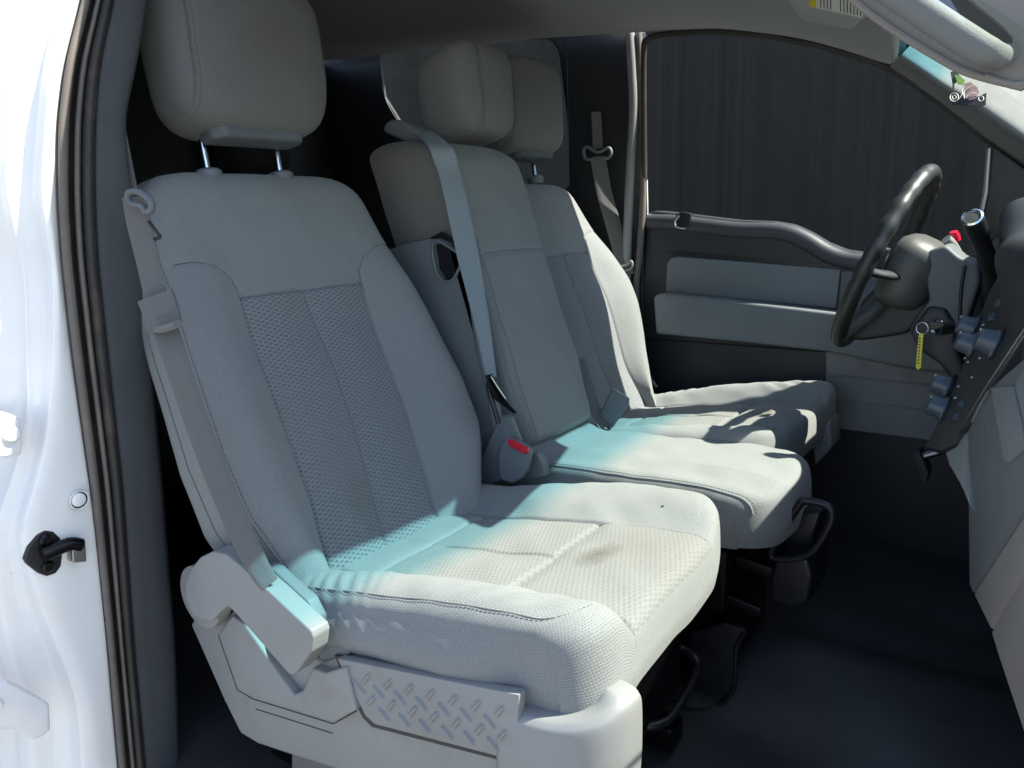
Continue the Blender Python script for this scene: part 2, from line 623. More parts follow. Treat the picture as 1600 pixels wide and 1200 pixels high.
def frame_slab(name, out, hole, n, t, mat, parent):
    """flat frame with a real opening (outer loop, slit, inner loop)"""
    out, hole = np.array(out, float), np.array(hole, float)
    n = np.array(n, float)
    def area(p):
        c = p.mean(0)
        return sum(np.dot(n, np.cross(p[i]-c, p[(i+1) % len(p)]-c)) for i in range(len(p)))
    if area(out)*area(hole) > 0: hole = hole[::-1]
    d = np.linalg.norm(out[:, None]-hole[None], axis=2)
    i, j = np.unravel_index(np.argmin(d), d.shape)
    out, hole = np.roll(out, -i, 0), np.roll(hole, -j, 0)
    e = (out[1]-out[0])*2e-4
    loop = [out[0]-e*0]+list(hole)+[hole[0]+e]+[out[0]+e]+list(out[1:])
    return bm_obj(slab_bm(loop, n, t, 0), name, mat, parent)

def stitches(name, lines, mat, parent, step=.0062, ln=.0044, r=.0006):
    """rows of thread stitches lying on a seam, one joined mesh"""
    V, F = [], []
    for pts in lines:
        p = np.array(pts, float)
        L = np.concatenate([[0], np.cumsum(np.linalg.norm(np.diff(p, axis=0), axis=1))])
        s = 0
        while s+ln < L[-1]:
            a = np.array([np.interp(s, L, p[:, k]) for k in range(3)])
            b = np.array([np.interp(s+ln, L, p[:, k]) for k in range(3)])
            d = (b-a)/np.linalg.norm(b-a)
            u = np.cross(d, (.3, .5, .8)); u /= np.linalg.norm(u)
            w = np.cross(d, u)
            i0 = len(V)
            for c, q in ((a, .5), (a*.5+b*.5, 1), (b, .5)):
                for k in range(4):
                    an = k*math.pi/2
                    V.append(c+q*r*(u*math.cos(an)+w*math.sin(an)))
            for j in (0, 4):
                for k in range(4):
                    F.append((i0+j+k, i0+j+(k+1) % 4, i0+j+4+(k+1) % 4, i0+j+4+k))
            s += step
    o = mk(name, V, F, mat, parent)
    o['kind'] = 'stuff'
    return o

# ------------------------------------------------------------------ seats
BO, BU, BN = np.array([.02, 0, .40]), np.array([-.4407, 0, .8977]), np.array([.8977, 0, .4407])
YV = np.array([0, 1., 0])

def cosl(n, k=.55):
    t = np.linspace(0, 1, n)
    return (1-k)*t+k*(.5-.5*np.cos(math.pi*t))

def arcuv(P, v, jc):
    """uv from arc length across each row, measured from column jc"""
    d = np.linalg.norm(np.diff(P, axis=1), axis=2)
    u = np.concatenate([np.zeros((P.shape[0], 1)), np.cumsum(d, 1)], 1)
    u = u-u[:, jc:jc+1]
    return np.stack([u, np.repeat(np.asarray(v)[:, None], P.shape[1], 1)], 2)

def seat_back(root, yc, s, xo):
    off = np.array([xo, yc, 0])
    vs = np.concatenate([np.linspace(-.09, .42, 150), np.linspace(.4225, .4415, 13), np.linspace(.445, .598, 46)])
    kk = np.zeros(len(vs))
    ph = np.linspace(0, math.pi/2*.985, 22)[1:]
    vs = np.concatenate([vs, .598+.062*np.sin(ph)])
    kk = np.concatenate([kk, ph])
    iv = int(np.argmin(abs(vs-.432)))
    rows, A_, D_ = [], [], []
    for v, k in zip(vs, kk):
        eo = float(si(v, [-.1, 0, .1, .2, .37, .5, .58, .60, .625, .642, .655, .662], [.235, .255, .283, .288, .278, .264, .252, .249, .240, .224, .195, .15], .008))
        if s < 0: eo = float(si(v, [-.1, 0, .08, .16, .25, .33, .45, .57, .60, .625, .642, .655, .662], [.20, .215, .245, .27, .288, .290, .275, .255, .249, .240, .224, .195, .15], .01))
        ei = float(si(v, [-.1, 0, .07, .115, .212, .37, .512, .58, .60, .625, .642, .655, .662], [.20, .235, .278, .300, .304, .282, .253, .241, .237, .226, .208, .18, .135], .01))
        aO = float(si(v, [-.1, 0, .1, .3, .44], [-.165, -.158, -.141, -.137, -.137], .02))
        aI = float(si(v, [-.1, 0, .06, .18, .44], [.088, .094, .109, .126, .127], .02))
        aC = float(si(v, [-.1, 0, .16, .3, .43], [-.05, -.036, -.005, .004, -.01], .03))
        T = float(si(v, [-.1, .1, .6], [.16, .15, .105]))
        bol = float(si(v, [-.1, .02, .1, .36, .46, .54], [.03, .034, .038, .032, .012, .0], .02))
        rw, rd = .058, .058
        dI = -bol
        a, d = [], []
        q = np.linspace(1, 0, 18)
        a += list(-eo+.02*q**3-.004*np.sin(math.pi*q)); d += list(-rd-(T-rd)*q)
        th = np.linspace(0, math.pi/2, 18)[1:]
        a += list(-eo+rw*(1-np.cos(th))); d += list(-rd+rd*np.sin(th))
        j_roll = 18
        q = np.linspace(0, 1, 36)[1:]**.8
        a += list(-(eo-rw)+(aO+eo-rw)*q); d += list(dI-dI*np.cos(q*math.pi/2)**1.25)
        jO = len(a)-1
        q = cosl(46)[1:]
        a += list(aO+(aC-aO)*q); d += list(dI+.005*np.sin(math.pi*q)*sst(v, .445, .425))
        jC = len(a)-1
        a += list(aC+(aI-aC)*q); d += list(dI+.005*np.sin(math.pi*q)*sst(v, .445, .425))
        jI = len(a)-1
        q = np.linspace(0, 1, 36)[1:]**(1/.8)
        a += list(aI+(ei-rw-aI)*q); d += list(dI-dI*np.sin(q*math.pi/2)**1.25)
        a += list(ei-rw+rw*np.sin(th)); d += list(-rd+rd*np.cos(th))
        q = np.linspace(0, 1, 18)[1:]
        a += list(ei-.02*q**3+.004*np.sin(math.pi*q)); d += list(-rd-(T-rd)*q)
        a, d = np.array(a), np.array(d)
        # crown of the upper panel and seams sewn into the foam
        d = d-.010*sst(v, .40, .52)*(a/.25)**2
        if v < .44:
            f = sst(v, .436, .430)
            for c, g in ((aO, .0042), (aI, .0042), (aC, .0030)):
                d = d-f*g*np.exp(-((a-c)/.0030)**2)
        m = np.where((a > aO-.001) & (a < aI+.001), 1, 0)
        d = d-m*.0045*np.exp(-((v-.432)/.0032)**2)
        # curved seam where the bolsters meet the upper panel
        for sg, cv in ((-1, [(.137, .432), (.142, .455), (.158, .477), (.19, .49), (.25, .492)]), (1, [(.127, .432), (.13, .455), (.15, .48), (.19, .498), (.25, .503)])):
            for (c0, v0), (c1, v1) in zip(cv[:-1], cv[1:]):
                if abs(v-.46) < .06:
                    e = np.array([c1-c0, v1-v0])
                    t = np.clip(((a*sg-c0)*e[0]+(v-v0)*e[1])/(e@e), 0, 1)
                    ds = np.hypot(a*sg-c0-t*e[0], v-v0-t*e[1])
                    w = .0030*np.exp(-(ds/.0036)**2)
                    d = np.minimum(d, d-w*.7)
        if k > 0:
            dm = -T*.5
            d = dm+(d-dm)*math.cos(k)**.75
        A_.append(a); D_.append(d)
    A_, D_ = np.array(A_), np.array(D_)
    P = BO+off+BU*vs[:, None, None]+YV*(s*A_)[..., None]+BN*D_[..., None]
    if s < 0: P = P+BN*(.034*np.exp(-((vs-.30)/.17)**2))[:, None, None]
    D2 = .0007*lump(P, .13)+.0002*lump(P, .05, 12)
    P = P+BN*D2[..., None]
    uv = arcuv(P, vs, jC)
    R, C = A_.shape
    sel = np.ones((R-1, C-1), bool)
    sel[:iv, jO:jI] = False
    fl = s < 0
    body = grid('backrest', P, 'seat_cloth', root, uv, flip=fl, sel=sel)
    for a0, a1 in ((jO, jC), (jC, jI)):
        sl_ = np.zeros((R-1, C-1), bool)
        sl_[:iv, a0:a1] = True
        grid('insert_panel', P, 'back_pattern' if s > 0 else 'seat_cloth_pattern', body, uv, flip=fl, sel=sl_)
    # stitched seam round the outer bolster, with the second row on its side
    nz = BN*.0008
    l1 = P[12:240, j_roll+6]+nz
    l2 = P[12:150, j_roll-5]+YV*(-s*.0008)
    l3 = P[12:240, j_roll+8]+nz
    stitches('stitching', [l1, l3, l2], 'thread_and_seam_shade', body, r=.0007)
    tube('seam', P[12:236:2, j_roll+7]-BN*.0005, .0012, 'thread_and_seam_shade', body, n=6)  # dark tube painting the shade of the bolster seam groove
    tube('seam', P[12:140:2, j_roll-5], .0011, 'thread_and_seam_shade', body, n=6)
    # curved shoulder seams: groove shade put in as thin dark tubes
    for sg, cv in ((-1, [(.137, .432), (.142, .455), (.158, .477), (.19, .49), (.235, .492)]), (1, [(.127, .432), (.13, .455), (.15, .48), (.19, .498), (.235, .503)])):
        pts = []
        for c, v in cr(cv, 10):
            i = int(np.argmin(abs(vs-v))); j = int(np.argmin(abs(A_[i]-sg*c)))
            pts.append(P[i, j]+BU*(v-vs[i])+YV*s*(sg*c-A_[i, j]))
        tube('seam', np.array(pts)-BN*.0004, .0009, 'thread_and_seam_shade', body, n=6)
    return body

FQ = [0, .2, .35, .5, .66, .85, 1]
FX = [0, .45, .75, .95, 1.04, 1.10, .95]
FG = [1, .985, .95, .86, .68, .30, 0]
def seat_cushion(root, yc, s, xo, p):
    """p: dict with edges, seams, heights; insert panels when p['ins']"""
    xs = np.concatenate([np.linspace(-.06, p['xf']-p['rf'], 120), np.zeros(46)])
    ss = np.concatenate([np.zeros(120), np.linspace(0, 1, 47)[1:]])
    xs[120:] = p['xf']-p['rf']
    xt = p.get('xt', .31)
    xs[:120] = np.sort(np.concatenate([np.linspace(-.06, p['xf']-p['rf'], 111), xt+np.array([-.006, -.004, -.0025, -.001, 0, .001, .0025, .004, .006])])) if p['ins'] else xs[:120]
    A_, Z_, X_ = [], [], []
    for x, q_ in zip(xs, ss):
        eo, ei = p['eo'](x), p['ei'](x)
        zb, zt, zi = p['zb'](x), p['zt'](x), p['zi'](x)
        zti, zt = zt, p.get('zto', p['zt'])(x)
        aO, aI, aC = p['aO'], p['aI'], p['aC']
        rw = p['rw']
        a, z = [], []
        bl = p['bulge']*float(1-sst(x, p['xf']-.20, p['xf']-.05))
        q = np.linspace(0, 1, 24)
        zs = zt-p['rs']
        a += list(-eo+(.006+.020*bl/p['bulge'])*(1-q)**2-bl*np.sin(math.pi*q**.8)); z += list(zb+(zs-zb)*q)
        th = np.linspace(0, math.pi/2, 18)[1:]
        a += list(-eo+rw*(1-np.cos(th))); z += list(zs+p['rs']*np.sin(th))
        q = np.linspace(0, 1, 36)[1:]**.8
        a += list(-(eo-rw)+(aO+eo-rw)*q); z += list(zi+(zt-zi)*np.cos(q*math.pi/2)**1.2)
        jO = len(a)-1
        q = cosl(44)[1:]
        cw = p['crown']*(1 if p['ins'] and x < xt else 0)
        a += list(aO+(aC-aO)*q); z += list(zi+cw*np.sin(math.pi*q))
        jC = len(a)-1
        a += list(aC+(aI-aC)*q); z += list(zi+cw*np.sin(math.pi*q))
        jI = len(a)-1
        zt = zti
        zs = zt-p['rs']
        q = np.linspace(0, 1, 36)[1:]**1.25
        a += list(aI+(ei-rw-aI)*q); z += list(zi+(zt-zi)*np.sin(q*math.pi/2)**1.2)
        a += list(ei-rw+rw*np.sin(th)); z += list(zs+p['rs']*np.cos(th))
        q = np.linspace(1, 0, 24)[1:]
        a += list(ei-.012*(1-q)**2+bl*np.sin(math.pi*q**.8)); z += list(zb+(zs-zb)*q)
        a, z = np.array(a), np.array(z)
        if p['ins']:
            for c, g in ((aO, .005), (aI, .005)):
                z = z-g*np.exp(-((a-c)/.0034)**2)*(1-sst(q_, .50, .56))
            if x < xt: z = z-.003*np.exp(-((a-aC)/.003)**2)*sst(x, .09, .12)
            m = ((a > aO-.001) & (a < aI+.001))
            z = z-m*.0055*np.exp(-((x-xt)/.0036)**2)*(q_ == 0)
            z = z+m*.006*sst(x, xt, xt+.03)
            z = z-m*.004*np.exp(-((x-p['xr'])/.004)**2)
        # front: curved in plan, rolling over, down and a little back under
        gz = float(si(q_, FQ, FG, .05)) if q_ > 0 else 1.
        fx = float(si(q_, FQ, FX, .05)) if q_ > 0 else 0.
        z2 = zb+(z-zb)*gz
        an = np.clip(abs(a)/max(eo, ei), 0, 1.1)
        xf = np.where(a < 0, 1-p['cfo']*an**2, 1-p['cf']*an**3)
        x2 = x*(1 if x < .15 else 1-(1-xf)*sst(x, .15, p['xf'])) + p['rf']*fx
        Rc = .065
        ed = np.where(a < 0, eo, ei)
        tt = np.clip(abs(a)-(ed-Rc), 0, Rc)
        tt[:24] = Rc; tt[-23:] = Rc
        x2 = x2-(Rc-np.sqrt(Rc*Rc-tt*tt))*sst(x, p['xf']-.16, p['xf'])
        a2 = a*(1-p['fn']*q_**3)
        A_.append(a2); Z_.append(z2); X_.append(x2+np.zeros_like(a))
    A_, Z_, X_ = np.array(A_), np.array(Z_), np.array(X_)
    P = np.stack([X_+xo, yc+s*A_, Z_], 2)
    L = lump(P, .12, 3)*.0016+lump(P, .06, 15)*.0009
    P[..., 2] += L
    if p.get('pucker'):
        # gathers in the cover at the rear outer corner and along the outer side
        w = np.exp(-((X_-.09)/.07)**2)*np.exp(-((A_+p['eo'](.1)-.03)/.035)**2)
        P[..., 2] += w*.0026*np.sin((X_*1.0+A_*.6)*2*math.pi/.024+2.2*np.sin(X_*31))
        w2 = np.exp(-((X_-.12)/.09)**2)*np.clip((-A_-.26)/.02, 0, 1)
        P[..., 1] += -s*w2*.0012*np.sin((X_*.8+Z_*1.3)*2*math.pi/.041+1.6*np.sin(X_*40))
        w3 = np.exp(-((X_-.40)/.08)**2)*np.exp(-((A_+.215)/.03)**2)
        P[..., 2] += w3*.0022*np.sin((X_*1.0-A_*1.4)*2*math.pi/.05)
    dv = np.linalg.norm(np.diff(P[:, jC], axis=0), axis=1)
    vv = np.concatenate([xs[:120], xs[119]+np.cumsum(dv[119:])])
    uv = arcuv(P, vv, jC)[..., :]
    R, C = A_.shape
    fl = s > 0
    sel = np.ones((R-1, C-1), bool)
    if not p['ins']:
        body = grid('cushion', P, p['mat'], root, uv, flip=not fl, sel=sel)
        edge = P[30:, 24+8]
        stitches('stitching', [P[30:150, 24+7]+(0, 0, .0008), P[30:150, 24+10]+(0, 0, .0008)], 'thread', body)
        tube('piping', np.concatenate([P[10:150:3, 24+8]]), .0022, 'seat_cloth', body, n=8)
        return body, P
    ir = int(np.argmin(abs(xs[:120]-p['xr'])))
    it = int(np.argmin(abs(xs[:120]-xt)))
    ie = 120+int(46*.54)
    sel[ir:ie, jO:jI] = False
    body = grid('cushion', P, p['mat'], root, uv, flip=not fl, sel=sel)
    for r0, r1, c0, c1 in ((ir, it, jO, jC), (ir, it, jC, jI), (it, ie, jO, jI)):
        k = np.zeros((R-1, C-1), bool)
        k[r0:r1, c0:c1] = True
        grid('insert_panel', P, 'cushion_pattern', body, uv, flip=not fl, sel=k)
    up = np.array((0, -s*.0005, .0008))
    seam_ = np.concatenate([P[14:118, 24+7], [P[int(118+9*math.sin(t*math.pi/2)), int(round(31+(jO-31)*t))] for t in np.linspace(.04, 1, 34)]])
    kx = np.concatenate([np.repeat(seam_[:1], 4, 0), seam_, np.repeat(seam_[-1:], 4, 0)])
    seam_ = np.stack([np.convolve(kx[:, q], np.ones(9)/9, 'valid') for q in range(3)], 1)+(0, -s*.0010, .0014)
    stitches('stitching', [seam_+up], 'thread', body, r=.0007)
    tube('seam', seam_[::2]-up*.6-(0, -s*.0008, .0012), .0011, 'thread_and_seam_shade', body, n=6)  # shade under the cushion seam, drawn as a dark tube
    return body, P

def headrest(root, c, s, w, h, dep, tilt, seam, posts=True, post_to=None, name='headrest', cloth='seat_cloth', lip=True):
    """padded block; c centre, w,h,dep half sizes; front faces +x; tilt leans it back"""
    c = np.array(c, float)
    ct, st = math.cos(tilt), math.sin(tilt)
    N_, U_ = np.array([ct, 0, st]), np.array([-st, 0, ct])
    nph, nth = 84, 150
    ph = np.linspace(-math.pi/2*.995, math.pi/2*.995, nph)
    th = np.linspace(0, 2*math.pi, nth, endpoint=False)
    sg = lambda x, e: np.sign(x)*abs(x)**e
    rad = abs(np.cos(ph))**.40
    vv = h*sg(np.sin(ph), .48)
    aa = rad[:, None]*w*sg(np.cos(th), .46)[None]
    dd = rad[:, None]*dep*sg(np.sin(th), .58)[None]
    # front bows out a little, bottom narrower than the top in depth
    dd = dd*(1+.10*np.cos(aa/w*1.4))+.016*(vv/h)[:, None]
    aa = aa*(1+.05*(vv/h)[:, None])
    for k in seam:
        g = np.exp(-((aa-k*w*(1+.03*(vv/h)[:, None]**2))/.0035)**2)*(dd > -.4*dep)
        dd = dd-.004*g*np.sign(dd)
    P = c+YV*(s*aa)[..., None]+U_*vv[:, None, None]+N_*dd[..., None]
    P = P+N_*(.0015*lump(P, .1, 5))[..., None]
    uv = np.stack([np.where(dd > 0, aa, aa*1.0+dd*.3), np.repeat(vv[:, None], nth, 1)+0*aa], 2)
    uv[..., 0] += (dd*(abs(aa) > .8*w))
    hd = grid(name, P, cloth, root, uv, wrap=True, flip=s < 0, caps=True)
    lines = []
    for k in seam:
        for o_ in (-.004, .004):
            pts = []
            for i in range(6, nph-5):
                row = np.where(dd[i] > 0)[0]
                o = row[np.argsort(aa[i][row])]
                t = k*w*(1+.03*(vv[i]/h)**2)+o_
                if abs(t) > abs(aa[i]).max(): continue
                pts.append([np.interp(t, aa[i][o], P[i][o][:, q]) for q in range(3)])
            if len(pts) > 3: lines.append(np.array(pts)+N_*.0008)
    if lines: stitches('stitching', lines, 'thread_and_seam_shade', hd)
    if lip:
        # plain plastic cap under the padding
        out = [(-.60*w, .06*dep), (-.50*w, .36*dep), (.50*w, .36*dep), (.58*w, .06*dep), (.56*w, -.5*dep), (-.58*w, -.5*dep)]
        pts = [c+YV*s*a+U_*(-h-.013)+N_*(d+.004) for a, d in out]
        slab('under_cap', pts, -U_, .026, 'pillar_grey', hd, bevel=.010, segs=6)
    if posts:
        for k in (-.5, .45):
            b = c+YV*s*k*w-U_*h*.9-N_*.038
            e = b-U_*post_to-N_*post_to*.10
            tube('post', [b, b*.5+e*.5, e-U_*.03], .0058, 'chrome', root, n=14)
            lathe('post_guide', [(.004, .004), (.017, .004), (.022, .0), (.023, -.006), (.02, -.02)], e-U_*.008, U_, 'trim_bluegrey', root, n=24)
    return hd

lin = lambda xs, ys, w=.02: (lambda x: float(si(x, xs, ys, w)))
CUSH = dict(ins=True, mat='seat_cloth', xf=.502, rf=.036, xr=.075, xt=.312, rw=.05, rs=.032, bulge=.018, crown=.004, cfo=-.05, cf=.13, fn=.01, zto=lin([-.1, .0, .1, .2, .3, .45, .6], [.378, .384, .405, .430, .450, .466, .466]),
            eo=lin([-.1, .05, .3, .45, .6], [.25, .262, .272, .268, .255]), ei=lin([-.1, .05, .3, .45, .6], [.24, .262, .282, .272, .25]),
            zb=lin([-.1, .1, .3, .5, .6], [.285, .300, .320, .335, .337]), zt=lin([-.1, .05, .15, .3, .45, .6], [.385, .392, .412, .436, .448, .448]),
            zi=lin([-.1, .03, .12, .3, .45, .6], [.362, .364, .378, .405, .420, .420]), aO=-.155, aI=.125, aC=-.02, pucker=True)

# --- passenger seat
SP = empty('bucket_seat', (.15, -.47, .0), 'worn grey cloth bucket seat with brown-stained cushion, beside the white door frame', 'car seat')
pb = seat_back(SP, -.475, 1, 0)
pc, PCU = seat_cushion(SP, -.465, 1, 0, CUSH)
headrest(SP, (-.292, -.494, 1.157), 1, .156, .122, .068, math.radians(12), (-.80, .90), post_to=.056, cloth='headrest_cloth_shaded')
# --- driver seat, mirrored and set a little further back
SD = empty('bucket_seat', (.10, .41, .0), 'grey cloth bucket seat behind the steering wheel, sunlit along its door side', 'car seat')
seat_back(SD, .41, -1, -.05)
CD = dict(CUSH, xf=.485)
seat_cushion(SD, .405, -1, -.055, CD)
headrest(SD, (-.345, .425, 1.165), -1, .140, .118, .066, math.radians(12), (-.80, .85), post_to=.05, cloth='headrest_plain_shaded')

# --- centre seat with fold-down back
SC = empty('jump_seat', (.15, .02, .0), 'narrow grey middle seat with tall fold-down back, sunlit cushion between the bucket seats', 'car seat')
CO_, CU, CN = np.array([.03, .015, .445]), np.array([-.316, 0, .949]), np.array([.949, 0, .316])
def center_back():
    vs = np.concatenate([np.linspace(0, 1, 14)[:-1]*.03-.02, np.linspace(.01, .585, 150), np.zeros(20)])
    ph = np.linspace(0, math.pi/2*.98, 21)[1:]
    vs[-20:] = .585+.05*np.sin(ph)
    A_, D_ = [], []
    for i, v in enumerate(vs):
        k = 0 if i < 163 else ph[i-163]
        k2 = max(0, (.01-v)/.03)
        w = float(si(v, [-.02, .0, .03, .12, .3, .45, .57, .60, .62, .63, .64], [.118, .128, .134, .140, .135, .138, .140, .136, .126, .112, .09], .008))
        T = float(si(v, [0, .3, .4, .6], [.17, .18, .20, .20], .03))
        r = .032
        a, d = [], []
        q = np.linspace(1, 0, 24)
        a += list(-w-.006*np.sin(math.pi*q)); d += list(-r-(T-r)*q)
        th = np.linspace(0, math.pi/2, 14)[1:]
        a += list(-w+r*(1-np.cos(th))); d += list(-r+r*np.sin(th))
        q = np.linspace(-1, 1, 84)[1:-1]
        a += list((w-r)*q); d += list(.008*(1-q**2))
        a += list(w-r+r*np.sin(th-th[0])); d += list(-r+r*np.cos(th-th[0]))
        q = np.linspace(0, 1, 24)
        a += list(w+.006*np.sin(math.pi*q)); d += list(-r-(T-r)*q)
        a, d = np.array(a), np.array(d)
        # lower lumbar swell and the cross seam
        d = d+.012*np.exp(-((v-.12)/.10)**2)*(1-(a/.15)**2)
        d = d-.004*np.exp(-((v-.395)/.0042)**2)*(abs(a) < w-.012)
        d = d-.0035*np.exp(-((a+w-.012)/.003)**2)*(d > -r)
        if k > 0 or k2 > 0:
            dm = -T*.5
            d = dm+(d-dm)*max(.02, math.cos(k)*math.sqrt(max(0, 1-min(1, k2)**2)))**.8
        A_.append(a); D_.append(d)
    A_, D_ = np.array(A_), np.array(D_)
    V_ = vs[:, None]-D_*.40*sst(vs, .34, .60)[:, None]
    P = CO_+CU*V_[..., None]+YV*A_[..., None]+CN*D_[..., None]
    P = P+CN*(.0016*lump(P, .12, 8))[..., None]
    uv = arcuv(P, vs, 24+13+41)
    R, C = A_.shape
    sel = np.ones((R-1, C-1), bool)
    iu = int(np.argmin(abs(vs-.37)))
    sel[iu:, :24+8] = False
    b = grid('backrest', P, 'seat_cloth', SC, uv, sel=sel)
    grid('side_panel', P, 'side_cloth', b, uv, sel=~sel)
    stitches('stitching', [P[8:165, 24+5]+CN*.0008, P[8:165, 24+9]+CN*.0008], 'thread_and_seam_shade', b, r=.0007)
    tube('seam', [P[int(np.argmin(abs(vs-.395))), j]-CN*.0003 for j in range(24+12, 24+13+80, 3)], .0009, 'thread_and_seam_shade', b, n=6)  # cross seam's groove shade as a dark line
    return b, P
cb, PCB = center_back()
headrest(SC, (-.262, .085, 1.155), 1, .108, .098, .075, math.radians(14), (-.40, .92), post_to=.03, lip=False, cloth='headrest_plain_shaded')
CC = dict(CUSH, ins=False, mat='seat_cloth_ribbed', xf=.525, rf=.055, rw=.03, rs=.028, bulge=.008, crown=.003, cfo=.06, cf=.09, fn=.06,
          eo=lin([-.1, .05, .3, .6], [.145, .15, .157, .15]), ei=lin([-.1, .05, .3, .6], [.145, .155, .172, .155]),
          zb=lin([-.1, .1, .3, .6], [.30, .30, .31, .315]), zt=lin([-.1, .0, .05, .2, .4, .6], [.44, .425, .410, .418, .424, .415]),
          zi=lin([-.1, .0, .05, .2, .4, .6], [.445, .43, .415, .425, .434, .424]), aO=-.06, aI=.06, aC=0, pucker=False)
CC.pop('zto')
cc, PCC = seat_cushion(SC, .02, 1, 0, CC)

def center_shell():
    y = -.162
    out = hits([(600, 392), (640, 380), (672, 374), (684, 373), (700, 380), (728, 425), (742, 505), (757, 585), (772, 640), (786, 700), (800, 752), (740, 762), (640, 640)], y=y)
    hole = hits([(676, 384), (688, 378), (716, 396), (721, 410), (708, 437), (692, 438), (681, 420)], y=y)
    sh = frame_slab('side_shell', out, hole, (0, -1, 0), .012, 'trim_bluegrey', SC)
    tube('opening_rim', cr(hole, 5, True)+(0, -.001, 0), .0035, 'trim_bluegrey', sh, n=8, closed=True)
    back = hole+(0, .0135, 0)
    slab('pocket_shade', back+(back-back.mean(0))*.5, (0, -1, 0), .004, 'black_plastic', sh, bevel=0)  # black sheet close behind the hole paints its inner shade
    rib = hits([(742, 470), (752, 540), (768, 610), (780, 680)], y=y-.003)
    tube('rib', cr(rib, 6), .012, 'trim_bluegrey', sh, n=12, ratio=1)
center_shell()

